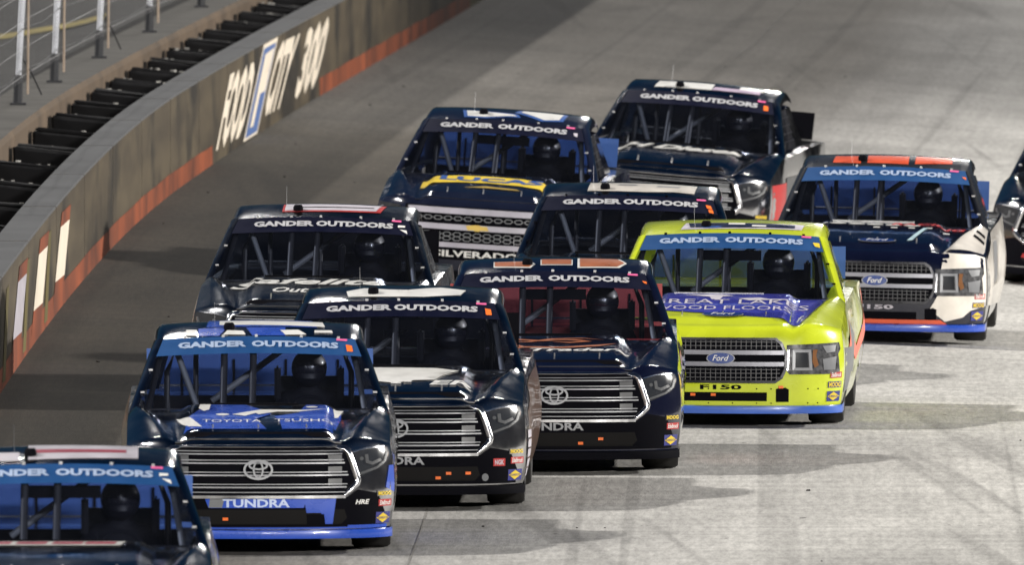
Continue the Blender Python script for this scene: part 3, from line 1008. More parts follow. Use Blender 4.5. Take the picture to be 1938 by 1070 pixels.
def nose_bar_grille(t, cfg):
    """tall grille of three white bars over honeycomb"""
    g = decal('grille', [poly((-.66, .235), (.66, .235), (.72, .45), (.70, .735), (-.70, .735), (-.72, .45))], NOSE, BLACK, t, .004, .05, key=('bg_panel',))
    for z, h in ((.695, .055), (.545, .052), (.375, .046)):
        part('grille_bar', ('bg_bar', z), lambda bm, z=z, h=h: ribbon(bm, dense([(-.66, z), (.66, z)], .05), h, NOSE, 0, .03), flat('grille_bar_grey', (.44, .42, .48), .45), g)
    def hc(bm):
        for z, n_ in ((.625, 13), (.475, 13), (.435, 13)):
            for k in range(n_):
                ribbon(bm, hexagon(-.57 + 1.14 * k / (n_ - 1), z, .04, .018), .008, NOSE, 0, .018, True)
    tag(part('grille_mesh', ('bg_mesh',), hc, GREYP, g), kind='stuff')
    decal('bow_badge', [poly((-.11, .565), (-.09, .525), (-.03, .525), (-.02, .515), (.02, .515), (.03, .525), (.11, .525), (.09, .565), (.03, .565), (.02, .575), (-.02, .575), (-.03, .565))], NOSE, GOLD, t, .034, .05, key=('bg_bow',))
    decal('bumper_lettering', [text_in('SILVERADO', (-.40, .262, .40, .325), .03)], NOSE, WHITE, t, .008, .06, key=('bg_txt',))
    for sg in (-1, 1):
        h = decal('headlight', [poly(*mir([(.74, .42), (.75, .72), (.955, .73), (.965, .60), (.95, .42)], sg))], NOSE, LENS, t, .005, .03, key=('bg_hl', sg))
        for z in (.64, .52):
            part('headlight_trim', ('bg_hl1', sg, z), lambda bm, sg=sg, z=z: ribbon(bm, mir([(.77, z - .04), (.77, z + .045), (.93, z + .045), (.93, z - .04)], sg), .014, NOSE, 0, .012, True), SILVERP, h)
    part('hood_lip', ('bg_lip',), lambda bm: ribbon(bm, dense([(-.62, .17), (.62, .17)], .05), .03, HOOD, 0, .01), cfg['paint'], t)

def contingency(t, cfg):
    """small sponsor stickers on the corner of the bumper, driver's side and mirrored"""
    for sg in (1, -1):
        k = cfg.get('low', 0)
        def bx(x0, z0, x1, z1): return (x0, z0 + k, x1, z1 + k) if sg > 0 else (-x1, z0 + k, -x0, z1 + k)
        a = bx(.87, .17, .965, .255)
        o = decal('sticker', [rect(*a)], NOSE, NAVYV, t, .005, .05, key=('st1', sg, k))
        cx, cz = (a[0] + a[2]) / 2, (a[1] + a[3]) / 2
        decal('sticker_diamond', [poly((a[0] + .004, cz), (cx, a[3] - .006), (a[2] - .004, cz), (cx, a[1] + .006))], NOSE, YELLOWV, o, .007, .03, key=('st2', sg, k))
        decal('sticker_lettering', [text_in('SUNOCO', (a[0] + .012, cz - .009, a[2] - .012, cz + .009), .02)], NOSE, NAVYV, o, .009, .02, key=('st3', sg, k))
        if cfg.get('moog', True):
            a = bx(.875, .375 if not cfg.get('ford') else .285, .968, .415 if not cfg.get('ford') else .335)
            o = decal('sticker', [rect(*a)], NOSE, NAVYV if cfg.get('ford') else cfg['paint'], t, .005, .05)
            decal('sticker_lettering', [text_in('MOOG', (a[0] + .006, a[1] + .004, a[2] - .006, a[3] - .004), .04)], NOSE, YELLOWV, o, .008, .02, key=('st5', sg, k, bool(cfg.get('ford'))))
        a = bx(.885, .30, .968, .35) if not cfg.get('ford') else bx(.89, .365, .968, .415)
        o = decal('sticker', [rect(*a)], NOSE, REDV, t, .005, .05, key=('st6', sg, k, bool(cfg.get('ford'))))
        decal('sticker_lettering', [text_in('Edelbrock', (a[0] + .006, a[1] + .008, a[2] - .006, a[3] - .006), .015, .3)], NOSE, WHITE, o, .008, .02, key=('st7', sg, k, bool(cfg.get('ford'))))

# ---- the driver
def driver_mesh():
    J = {'pelvis': (0, 0, 0), 'belly': (0, .02, .16), 'chest': (0, .05, .34), 'neck': (0, .04, .49), 'head': (0, .0, .62)}
    E = [('pelvis', 'belly'), ('belly', 'chest'), ('chest', 'neck'), ('neck', 'head')]
    R = {'pelvis': .15, 'belly': .14, 'chest': .16, 'neck': .065, 'head': .085}
    for s, nm in ((-1, 'r'), (1, 'l')):
        J.update({'sh' + nm: (s * .19, .04, .42), 'el' + nm: (s * .27, -.20, .26), 'wr' + nm: (s * .16, -.40, .34), 'pa' + nm: (s * .145, -.46, .355),
                  'hi' + nm: (s * .10, -.06, -.02), 'kn' + nm: (s * .13, -.46, .06), 'an' + nm: (s * .11, -.82, -.16), 'to' + nm: (s * .11, -.95, -.08)})
        R.update({'sh' + nm: .075, 'el' + nm: .05, 'wr' + nm: .034, 'pa' + nm: .04, 'hi' + nm: .095, 'kn' + nm: .07, 'an' + nm: .045, 'to' + nm: .035})
        E += [('chest', 'sh' + nm), ('sh' + nm, 'el' + nm), ('el' + nm, 'wr' + nm), ('wr' + nm, 'pa' + nm), ('pelvis', 'hi' + nm), ('hi' + nm, 'kn' + nm), ('kn' + nm, 'an' + nm), ('an' + nm, 'to' + nm)]
        for f in range(4):
            a, b_, c_ = ['f%s%d%d' % (nm, f, q) for q in range(3)]
            z0 = .385 - .022 * f; ln = (.036, .042, .040, .032)[f]
            J[a] = (s * .13, -.49, z0); J[b_] = (s * .115, -.49 - ln, z0 + .004); J[c_] = (s * .145, -.492 - ln, z0 + .002)
            R.update({a: .010, b_: .009, c_: .008}); E += [('pa' + nm, a), (a, b_), (b_, c_)]
        a, b_ = 'th' + nm, 'tt' + nm
        J[a] = (s * .12, -.45, .40); J[b_] = (s * .105, -.49, .41); R.update({a: .012, b_: .010}); E += [('pa' + nm, a), (a, b_)]
    names = list(J)
    me = bpy.data.meshes.new('person')
    me.from_pydata([J[k] for k in names], [(names.index(a), names.index(b)) for a, b in E], [])
    o = bpy.data.objects.new('person', me); COL.objects.link(o)
    md = o.modifiers.new('skin', 'SKIN')
    for i, k in enumerate(names):
        me.skin_vertices[0].data[i].radius = (R[k], R[k])
        me.skin_vertices[0].data[i].use_root = (k == 'pelvis')
    sb = o.modifiers.new('sub', 'SUBSURF'); sb.levels = 1; sb.render_levels = 1
    dg = bpy.context.evaluated_depsgraph_get(); dg.update()
    m2 = bpy.data.meshes.new_from_object(o.evaluated_get(dg))
    for p in m2.polygons: p.use_smooth = True
    bpy.data.objects.remove(o)
    return m2
DRIVER = driver_mesh()
DRIVER.materials.append(CARBON)
def build_helmet(bm):
    rows = []
    for i in range(13):
        th = pi * i / 12
        rows.append([(.135 * sin(th) * cos(2 * pi * k / 20), .155 * sin(th) * sin(2 * pi * k / 20) + (-.02 if i > 7 else 0) * sin(th), .145 * cos(th)) for k in range(20)])
    add_grid(bm, rows, closed_u=True)
    bmesh.ops.remove_doubles(bm, verts=bm.verts[:], dist=.001)
def build_visor(bm):
    rows = []
    for j in range(5):
        z = -.035 + .075 * j / 4
        r = sqrt(1 - (z / .145) ** 2)
        rows.append([(.139 * r * sin(a), -.159 * r * cos(a), z) for a in [radians(-62 + 124 * k / 12) for k in range(13)]])
    add_grid(bm, rows)

def make_truck(cfg):
    x, y, yaw = cfg['pos']; x *= .992; y *= .992
    root = bpy.data.objects.new('race_truck', None)
    link(root)
    root.location = (x, y, ground_z(x, y) + LIFT)
    root.rotation_euler = (0, math.atan(slope(y)) * cfg.get('bank', 1.0), -radians(yaw))
    tag(root, cfg['label'], 'truck', 'race trucks running in a pack')
    P = cfg['paint']
    t = root
    body = part('body', ('body',), build_body, P, t, smooth=True, angle=38)
    part('cab', ('cab',), build_cab, cfg.get('roof', P), t, smooth=True, angle=45)
    part('windshield', ('ws',), build_windshield, GLASS, t, smooth=True)
    part('rear_window', ('rg',), build_rear_glass, GLASS, t)
    part('splitter', ('split',), build_splitter, cfg.get('split', BLACK), t, smooth=True, angle=40)
    part('underbody', ('under',), build_underbody, CARBON, t)
    cb = part('cabin_tub', ('cabin',), build_cabin, cfg.get('inside', CARBON), t)
    part('headliner', ('liner',), build_headliner, CARBON, t)
    for sx in (-1, 1):
        for wy in (1.13, 3.98): wheel(t, sx * .845, wy)
        part('window_net', ('net', sx), net_build(sx), CARBON, t)
    # spoiler across the bed
    sp = part('spoiler', ('spoil',), lambda bm: add_box(bm, (0, 5.06, 1.125), (1.74, .012, .28), Matrix.Rotation(radians(-14), 3, 'X')), cfg.get('spoiler', BLACK), t)
    for k in (-.6, -.2, .2, .6):
        part('spoiler_brace', ('spb', k), lambda bm, k=k: add_tube(bm, [(k, 5.0, .975), (k, 5.04, 1.18)], .01, 5), BLACK, sp)
    # cage
    cage = [([(-.70, 2.95, .5), (-.70, 2.95, 1.18), (-.62, 2.95, 1.385), (.62, 2.95, 1.385), (.70, 2.95, 1.18), (.70, 2.95, .5)], .022, TUBED),
            ([(-.36, 2.93, .96), (.22, 2.93, 1.38)], .024, TUBE), ([(-.63, 2.40, 1.38), (-.46, 2.28, .92)], .023, TUBE),
            ([(-.26, 2.20, 1.37), (-.27, 1.98, .93)], .026, TUBED), ([(-.04, 2.20, 1.38), (-.05, 1.98, .93)], .026, TUBED),
            ([(.72, 2.48, 1.36), (.80, 2.0, .93)], .022, TUBE), ([(-.74, 2.44, 1.36), (-.84, 1.95, .93)], .022, TUBED),
            ([(-.05, 2.93, 1.37), (-.05, 2.93, .6)], .02, TUBED), ([(-.48, 2.93, 1.37), (-.48, 2.93, .6)], .02, TUBED)]
    for i, (pp, r, m_) in enumerate(cage):
        part('roll_bar', ('cage', i), lambda bm, pp=pp, r=r: add_tube(bm, pp, r, 8), m_, t, smooth=True, angle=50)
    if cfg.get('mirror', True):
        part('mirror', ('mirror',), lambda bm: add_box(bm, (-.02, 2.24, 1.295), (.54, .03, .085)), BLACK, t)
    st = part('seat', ('seat',), lambda bm: (add_box(bm, (.38, 2.95, .75), (.48, .10, .80)), add_box(bm, (.14, 2.80, 1.10), (.05, .30, .26)), add_box(bm, (.62, 2.80, 1.10), (.05, .30, .26)), add_box(bm, (.38, 2.66, .45), (.48, .5, .10)), bmesh.ops.bevel(bm, geom=bm.edges[:], offset=.018, segments=2, affect='EDGES')), CARBON, t)
    part('steering_wheel', ('steer',), lambda bm: (add_tube(bm, [(.38 + .165 * cos(2 * pi * k / 20), 2.16 + .05 * sin(2 * pi * k / 20), .87 + .16 * sin(2 * pi * k / 20)) for k in range(20)], .014, 6, closed=True), add_tube(bm, [(.38, 2.10, .87), (.38, 2.2, .87)], .03, 8), add_tube(bm, [(.22, 2.16, .87), (.54, 2.16, .87)], .01, 5)), CARBON, t)
    # sun strip across the top of the glass
    bm_ = cfg.get('strip', BLACKB)
    ss = decal('sun_strip', [rect(-.985, .745, .985, .995)], WS, bm_, t, .004, .05, key=('strip', bm_.name))
    vw = cfg.get('tight', False)
    for tx, bx in SUN_TXT:
        b0, b1 = (.835, .925)
        dx = .012 if vw else -.01
        if cfg.get('slim'): b0, b1 = .84, .925
        bx = (bx[0] + (dx if tx == 'GANDER' else 0), b0, bx[2] + (dx if tx == 'GANDER' else 0), b1)
        decal('strip_lettering', [text_in(tx, bx, .052)], WSX, flat('strip_print_grey', (.45, .45, .47), .45) if bm_ is BLACKB else flat('strip_print_blue', (.34, .42, .58), .45), ss, .008, .05, key=('striptx', tx, vw, bm_.name))
    decal('pink_tape', [rect(.585, .955, .665, .985)], WSX, PINK, t, .008, .05, key=('pink',))
    if cfg.get('tape'):
        decal('series_sticker', cfg['tape'][1], WSX, cfg['tape'][0], t, .009, .05)
    # clips along the glass, roof camera pod, aerial, hood pins
    for k, x_ in enumerate((-.56, -.27, -.02, .32, .60)):
        part('glass_clip', ('clip', k), lambda bm, x_=x_: add_box(bm, WSX(x_, .995, .008), (.022, .012, .022)), cfg.get('clips', STEEL), t)
    for k, b_ in enumerate((.25, .55)):
        for sx in (-1, 1):
            part('glass_clip', ('pclip', k, sx), lambda bm, b_=b_, sx=sx: add_box(bm, WS(sx * .985, b_, .008), (.03, .014, .014)), cfg.get('clips', STEEL), t)
    def pod(bm):
        add_tube(bm, [(-.225, 2.52, 1.50), (-.225, 2.52, 1.555), (-.225, 2.52, 1.575)], [.042, .042, .03], 12)
        add_box(bm, (-.225, 2.60, 1.52), (.07, .16, .05))
    part('camera_pod', ('pod',), pod, BLACK, t)
    part('aerial', ('aerial',), lambda bm: (add_tube(bm, [(-.335, 2.75, 1.50), (-.335, 2.75, 1.535)], .018, 8), add_tube(bm, [(-.335, 2.75, 1.53), (-.338, 2.78, 1.72)], .0011, 4)), STEEL, t)
    for k, x_ in enumerate((-.34, 0, .36)):
        part('hood_pin', ('pin', k), lambda bm, x_=x_: add_tube(bm, [HOOD(x_, .40), HOOD(x_, .40, .03)], .007, 6), STEEL, t)
    part('wiper_rail', ('rail',), lambda bm: ribbon(bm, dense([(-.45, 1.50), (.30, 1.50)], .1), .02, HOOD, 0, .012), cfg.get('cowl', BLACK), t)
    {'wide': nose_wide_grille, 'oval': nose_oval_grille, 'bars': nose_bar_grille}[cfg['nose']](t, cfg)
    contingency(t, cfg)
    for nm, shapes, fn, m_, off in cfg.get('art', ()):
        if len(shapes) > 9:
            tag(decal(nm, shapes, fn, m_, t, off, .06), kind='stuff')
        else:
            for sh in shapes: decal(nm, [sh], fn, m_, t, off + (.002 if fn is HOOD else 0), .03 if fn is HOOD else .06)
    # orange tow marks on the bumper
    for q in cfg.get('marks', ()):
        decal('tape_mark', [rect(q[0] - .02, q[1] - .011, q[0] + .02, q[1] + .011)], NOSE, ORANGE, t, .009, .05)
    # the person at the wheel
    d = bpy.data.objects.new('person', DRIVER)
    link(d)
    M = Matrix.LocRotScale(root.location, root.rotation_euler, None)
    d.matrix_world = M @ Matrix.Translation((.38, 2.72, .56))
    suit = cfg.get('suit', CARBON)
    d.material_slots[0].link = 'OBJECT'; d.material_slots[0].material = suit
    tag(d, cfg['driver'], 'person', 'drivers belted into the race trucks')
    h = part('helmet', ('helmet',), build_helmet, cfg.get('helmet', flat('dark_helmet', (.010, .010, .016), .5, coat=.15)), d, smooth=True)
    h.location = (0, -.01, .66)
    part('visor', ('visor',), build_visor, flat('smoke_visor', (.012, .012, .018), .25, coat=.4), h, smooth=True)
    return root
# ------------------------------------------------------------------ the field
P_MIDNIGHT = paint('midnight_chrome_wrap', (0.52, 0.52, 0.53), 1.0, .13, 0)
P_DARKBLUE = paint('dark_blue_wrap', (0.52, 0.52, 0.54), 1.0, .13, 0)
P_BLACK = paint('gloss_black_wrap', (0.004, 0.0055, 0.019), 0, .15)
P_NAVY = paint('gloss_navy_wrap', (0.010, 0.013, 0.03), .1, .18)
P_YELLOW = paint('fluorescent_yellow_wrap', (0.56, 0.645, 0.022), 0, .26)
P_SLATE = paint('slate_wrap', (0.28, 0.29, 0.31), 1.0, .2, 0)
P_GREYB = paint('grey_black_wrap', (0.03, 0.031, 0.035), .3, .3)

L, R_ = SIDE(-1), SIDE(1)
sw = lambda box: poly((box[0], box[1]), (box[2], box[1]), (box[2], box[3]), (box[0], box[3]))
TAPE_A = (ORANGE, [poly((.665, .80), (.71, .80), (.705, .855), (.70, .89), (.655, .90))])
TAPE_B = (ORANGE, [poly((.70, .76), (.74, .75), (.73, .81), (.69, .81)), poly((.68, .83), (.725, .82), (.71, .88), (.665, .89))])
TAPE_W = (WHITE, [poly((.64, .86), (.70, .87), (.70, .90), (.64, .90)), poly((.655, .83), (.725, .76), (.715, .82))])
TAPE_Y = (YELLOWV, [poly((.70, .82), (.745, .80), (.735, .88), (.68, .88))])
TAPE_S = (ORANGE, [poly((.72, .84), (.74, .83), (.735, .87), (.70, .875))])

CFGS = []
# 1 - nearest truck, cut by the frame
CFGS.append(dict(
    pos=(-3.0, 151.4, -0.9), nose='wide', paint=P_MIDNIGHT, strip=BLUEB, spoiler=SPOILB, tape=TAPE_W, split=BLACK,
    label='dark truck with blue sun strip nearest the camera, only its roof and windshield in view',
    driver='driver in dark suit inside the nearest truck, its nose cut off by the picture edge',
    art=[('roof_number', [poly((-.72, 2.40), (-.30, 2.38), (-.30, 2.60), (-.70, 2.64)), poly((-.24, 2.40), (.50, 2.46), (.50, 2.95), (-.24, 2.95))], ROOF, LILAC, .004),
         ('roof_number_trim', [poly((-.24, 2.56), (.42, 2.60), (.42, 2.70), (-.24, 2.68))], ROOF, MAROON, .006),
         ('hood_graphic', [poly((-.75, 1.20), (.38, 1.20), (.42, 1.42), (-.80, 1.42))], HOOD, WHITE, .004),
         ('hood_lettering', [poly(*[(x0 + dx, y0) for dx, y0 in ((0, 1.25), (.20, 1.25), (.22, 1.38), (.02, 1.38))]) for x0 in (-.56, -.32, -.08, .14)], HOOD, MAROON, .006)]))
# 2 - blue and black truck
CFGS.append(dict(
    pos=(-1.91, 170.8, -0.5), nose='wide', paint=P_DARKBLUE, strip=BLUEB, spoiler=SPOILB, tape=TAPE_A, split=BLUE, maker=flat('pale_blue_print', (.50, .58, .78), .4), mirror=False,
    label='blue and dark truck with a blue sun strip, blue splitter and full chrome grille',
    driver='driver in dark suit inside the blue and black truck with the chrome grille',
    marks=((-.245, .215),),
    art=[('roof_graphic', [poly((-.46, 2.34), (-.30, 2.33), (-.24, 2.55), (-.46, 2.55)), poly((-.05, 2.33), (.20, 2.33), (.20, 2.56), (-.10, 2.55)), poly((-.40, 2.58), (.44, 2.58), (.40, 2.95), (-.38, 2.95))], ROOF, BLUE, .004),
         ('roof_graphic', [poly((-.56, 2.36), (-.47, 2.34), (-.47, 2.50), (-.55, 2.52)), poly((-.27, 2.35), (-.10, 2.34), (-.12, 2.44), (-.24, 2.46)), poly((.20, 2.34), (.36, 2.36), (.30, 2.48), (.16, 2.46)), poly((.42, 2.41), (.56, 2.43), (.55, 2.50), (.42, 2.48)), poly((-.30, 2.64), (.50, 2.60), (.48, 2.82), (-.30, 2.86))], ROOF, WHITE, .007),
         ('hood_graphic', [poly((-.56, .36), (.06, .36), (-.02, .70), (.10, .90), (-.10, 1.40), (-.36, 1.42), (-.30, 1.05), (-.52, .80)), poly((.18, .36), (.56, .36), (.62, .95), (.62, 1.36), (.36, 1.40), (.30, .95), (.12, .80), (.16, .62))], HOOD, BLUE, .004),
         ('hood_graphic', [poly((-.62, .95), (-.56, .92), (-.42, .42), (-.52, .44)), poly((-.44, 1.42), (-.36, 1.42), (-.37, 1.10), (-.41, 1.02), (-.45, 1.16)), poly((.56, 1.38), (.64, 1.36), (.60, 1.02), (.57, .95))], HOOD, WHITE, .006),
         ('hood_logo', [poly((-.20, .86), (.02, 1.08), (.34, 1.06), (.52, 1.12), (.30, .98), (.14, .98), (.0, .86), (-.02, .92), (-.10, .80)), ellipse(-.27, .86, .05, .045, 12), ellipse(.40, 1.22, .045, .045, 12)], HOOD, WHITE, .008),
         ('hood_lettering', [text_in('TOYOTA', (-.42, .56, .02, .66), .0), text_in('TSUSHO', (.12, .58, .56, .68), .0)], HOOD, WHITE, .009),
         ('bumper_graphic', [poly((-.37, .298), (.34, .298), (.36, .372), (-.40, .372)), poly((.34, .372), (.58, .372), (.55, .15), (.47, .15), (.47, .26), (.36, .26)), rect(-.66, .14, .95, .165)], NOSE, BLUE, .0065),
         ('bumper_graphic', [poly((-.37, .30), (-.27, .30), (-.25, .37), (-.36, .37))], NOSE, GREYP, .0075),
         ('bumper_cover', [poly((.365, .165), (.50, .165), (.49, .25), (.36, .25))], NOSE, BLACK, .0085),
         ('sponsor_lettering', [text_in('HRE', (.72, .32, .82, .355), .03, .25)], NOSE, WHITE, .008),
         ('corner_graphic', [poly((-.984, .40), (-.93, .42), (-.94, .66), (-.984, .70)), poly((.93, .44), (.984, .40), (.984, .60), (.955, .60))], NOSE, BLUE, .005),
         ('side_graphic', [poly((.55, .15), (1.9, .15), (1.9, .60), (.55, .62))], L, BLUE, .005),
         ('side_graphic', [poly((.50, .45), (.66, .48), (.72, .66), (.52, .70)), poly((1.6, .15), (3.4, .15), (3.2, .6), (1.8, .65))], R_, BLUE, .005)]))
# 3 - dark navy truck behind it
CFGS.append(dict(
    pos=(-.92, 177.2, 1.1), nose='wide', paint=P_MIDNIGHT, strip=BLACKB, tight=True, tape=TAPE_A, maker=SILVERP,
    label='dark navy truck with white hood splash, right behind the blue truck with the chrome grille',
    driver='driver with dark helmet in the navy truck that has a white hood splash',
    marks=((.42, .235), (.57, .235), (.34, .20)),
    art=[('roof_number', [poly((-.42, 2.42), (-.10, 2.40), (.18, 2.40), (.46, 2.48), (.50, 2.66), (.30, 2.76), (.05, 2.62), (.22, 2.52), (.0, 2.48), (-.12, 2.64), (-.30, 2.72), (-.44, 2.60))], ROOF, WHITE, .004),
         ('hood_graphic', [poly((-.45, .62), (-.20, .66), (.0, .58), (.14, .68), (.30, .70), (.22, .82), (.36, .90), (.26, 1.0), (.48, 1.10), (.30, 1.26), (.02, 1.30), (-.40, 1.30))], HOOD, WHITE, .004),
         ('hood_lettering', [text_in('ER', (.26, .50, .60, .66), .03, .2), rect(.06, .60, .12, .64), rect(-.04, .54, .04, .57), rect(-.50, .50, -.42, .66)], HOOD, WHITE, .007),
         ('side_graphic', [poly((.62, .20), (5.0, .15), (5.0, .90), (1.7, .85), (.8, .68))], R_, BRONZE, .004),
         ('side_stickers', [rect(.66, .18 + .075 * k, .88, .24 + .075 * k) for k in range(5)], R_, LILAC, .006),
         ('sticker', [rect(.76, .285, .845, .345)], NOSE, REDV, .006), ('sticker_lettering', [text_in('NGK', (.77, .295, .835, .335), .03)], NOSE, LILAC, .009),
         ('sponsor_badge', [ellipse(.70, .20, .025, .03)], NOSE, GREYP, .006)]))
# 4 - gloss black truck with orange numbers
CFGS.append(dict(
    pos=(.34, 182.7, 0.3), nose='wide', paint=P_BLACK, strip=BLACKB, tape=TAPE_S, inside=REDI, spoiler=REDI, maker=SILVERP, cowl=BLACK,
    label='gloss black truck with orange roof number, red cabin and orange scrollwork on its hood',
    driver='driver with dark helmet in the black truck with the red cabin',
    marks=((.37, .235), (.21, .20)),
    art=[('roof_number', [poly((-.50, 2.44), (-.20, 2.40), (-.16, 2.52), (-.20, 2.62), (-.50, 2.64)), poly((-.12, 2.48), (.14, 2.48), (.14, 2.70), (-.12, 2.70)), poly((.18, 2.40), (.52, 2.44), (.58, 2.60), (.52, 2.80), (.18, 2.78))], ROOF, WHITE, .004),
         ('roof_number', [poly((-.49, 2.47), (-.21, 2.43), (-.18, 2.52), (-.22, 2.60), (-.49, 2.62)), poly((-.11, 2.50), (.13, 2.50), (.13, 2.70), (-.11, 2.70)), poly((.20, 2.43), (.50, 2.47), (.56, 2.60), (.50, 2.78), (.20, 2.76))], ROOF, ORANGEV, .007),
         ('hood_scroll', [poly((-.30, .72), (.06, .70), (.36, .78), (.50, .90), (.34, .84), (.06, .75), (-.28, .77)), poly((-.44, 1.18), (-.10, 1.06), (.18, 1.10), (.30, 1.0), (.12, .92), (-.02, .98), (.14, .97), (.22, 1.02), (.10, 1.06), (-.12, 1.01), (-.46, 1.12)), poly((-.42, .96), (-.22, 1.0), (-.02, 1.16), (.22, 1.20), (.40, 1.08), (.24, 1.16), (.0, 1.11), (-.2, .96)), poly((-.5, .58), (-.30, .78), (-.46, .9), (-.28, .82), (-.22, .74), (-.46, .55))], HOOD, ORANGEV, .004),
         ('hood_lettering', [text_in('Jr Traders', (-.50, .54, .60, .68), .03, .25)], HOOD, WHITE, .007),
         ('side_graphic', [poly((.50, .50), (.60, .50), (.66, .70), (.52, .74))], R_, YELLOWV, .005),
         ('side_graphic', [poly((2.0, .25), (3.3, .25), (3.3, .80), (2.0, .80))], R_, ORANGEV, .005)]))
# 5 - fluorescent yellow truck
CFGS.append(dict(
    pos=(1.75, 190.6, 2.7), nose='oval', ford=True, paint=P_YELLOW, strip=BLUEB, spoiler=SPOILB, tape=TAPE_Y, split=flat('splitter_blue', (.04, .12, .50), .35, coat=.6), maker=BLACK, clips=BLACK, cowl=STEEL, low=-.005,
    label='fluorescent yellow truck with violet hood panel and black mesh grille',
    driver='driver with dark helmet in the fluorescent yellow truck',
    marks=((-.23, .225), (-.06, .225), (.50, .29)),
    art=[('roof_number', [poly((-.44, 2.42), (.58, 2.46), (.60, 2.66), (-.40, 2.66))], ROOF, LILAC, .004),
         ('roof_number', [poly((-.36, 2.48), (-.08, 2.46), (-.02, 2.54), (.20, 2.48), (.52, 2.50), (.52, 2.60), (.30, 2.64), (-.38, 2.64))], ROOF, flat('roof_navy', (.012, .016, .05), .3, coat=.6), .007),
         ('roof_number', [poly((-.04, 2.56), (.10, 2.56), (.10, 2.63), (-.04, 2.63)), poly((.16, 2.50), (.28, 2.50), (.28, 2.56), (.16, 2.56))], ROOF, WHITE, .009),
         ('roof_number', [ellipse(-.18, 2.48, .09, .03)], ROOF, SPOILB, .009),
         ('hood_graphic', [poly((-.54, .53), (-.30, .47), (.28, .47), (.52, .51), (.58, .36), (.63, .24), (.70, .42), (.80, .90), (.86, 1.48), (-.86, 1.48), (-.80, .90))], HOOD, PURPLEV, .004),
         ('hood_lettering', [text_in('GREAT LAKES', (-.64, .80, .70, 1.02), .0), text_in('WOOD FLOORS', (-.60, .55, .56, .71), .0)], HOOD, LILAC, .008),
         ('hood_lettering', [text_in('fc', (.615, .34, .70, .58), .0, .4)], HOOD, WHITE, .008),
         ('hood_logo', [poly((-.36, 1.28), (-.06, 1.34), (.06, 1.24), (-.03, 1.18), (-.05, 1.02), (-.12, 1.02), (-.14, 1.16), (-.26, 1.24)), poly((.10, 1.08), (.28, 1.14), (.36, 1.06), (.52, 1.06), (.52, 1.02), (.30, 1.0), (.20, .97))], HOOD, LILAC, .008),
         ('side_graphic', [poly((.62, .50), (1.5, .80), (3.2, .50), (5.0, .92), (5.0, .78), (3.2, .38), (1.5, .66), (.62, .38))], R_, flat('coral_vinyl', (.80, .18, .12), .4), .005),
         ('side_graphic', [poly((.55, .22), (1.0, .24), (1.5, .58), (.56, .60)), poly((1.6, .80), (2.8, .62), (2.8, .30), (1.8, .36))], R_, GREYP, .006),
         ('bumper_rivets', [ellipse(x_, z_, .006, .006, 8) for x_ in (-.30, -.10, .10, .30, .42, .72, .8) for z_ in (.155, .275)], NOSE, BLACK, .006)]))
# 6 - black and white truck
CFGS.append(dict(
    pos=(3.32, 208.5, 3.0), nose='oval', ford=True, paint=P_BLACK, roof=P_GREYB, strip=BLUEB, spoiler=SPOILB, tape=TAPE_S, split=BLUE, maker=LILAC, bank=.5, cowl=STEEL, mirror=False,
    label='black truck with cream front corner, red roof number and oval hood badge',
    driver='driver in dark suit in the black truck with the cream front corner',
    art=[('roof_number', [poly((-.50, 2.44), (-.24, 2.40), (-.24, 2.70), (-.48, 2.72)), poly((-.18, 2.42), (.20, 2.40), (.20, 2.74), (-.18, 2.74)), poly((.26, 2.42), (.60, 2.50), (.60, 2.78), (.26, 2.76))], ROOF, REDO, .004),
         ('hood_lettering', [ellipse(-.56 + .17 * k, 1.28 - .02 * k, .08, .05, 10) for k in range(6)] + [rect(-.06 + .16 * k, 1.0, .0 + .16 * k, 1.06) for k in range(5)], HOOD, WHITE, .005),
         ('hood_lettering', [text_in('RACING', (.10, 1.18, .78, 1.34), .03, .2)], HOOD, REDV, .006),
         ('hood_stripe', [poly((.27, .40), (.32, .42), (.44, 1.02), (.40, 1.02))], HOOD, flat('pale_teal', (.40, .55, .60), .4), .006),
         ('hood_stripe', [poly((-.66, 1.0), (-.60, 1.0), (-.66, .60), (-.70, .60)), poly((-.74, 1.0), (-.68, 1.0), (-.74, .6), (-.77, .62))], HOOD, LILAC, .006),
         ('fender_graphic', [poly((.60, .168), (.72, .215), (.82, .286), (.90, .358), (.945, .424), (.97, .475), (.978, .60), (.978, 1.50), (.91, 1.50), (.83, 1.05), (.72, .60))], HOOD, CREAM, .0045),
         ('fender_stripe', [poly((.88, 1.06), (.965, 1.00), (.965, 1.10), (.89, 1.16)), poly((.86, .84), (.965, .78), (.965, .88), (.87, .94))], HOOD, BLACK, .007),
         ('bumper_graphic', [poly((.64, .16), (.80, .20), (.86, .26), (.975, .30), (.978, .74), (.90, .77), (.62, .79), (.60, .645), (.57, .395), (.54, .335), (.50, .27), (.66, .28), (.62, .18))], NOSE, CREAM, .004),
         ('bumper_stripe', [poly((-.75, .137), (.66, .137), (.60, .175), (-.75, .175))], NOSE, REDO, .008),
         ('side_graphic', [poly((.48, .30), (5.0, .14), (5.1, .95), (1.7, .92), (.55, .70))], R_, CREAM, .005),
         ('side_graphic', [poly((2.0, .40), (3.0, .45), (3.0, .80), (2.1, .82))], R_, GREYP, .007)]))
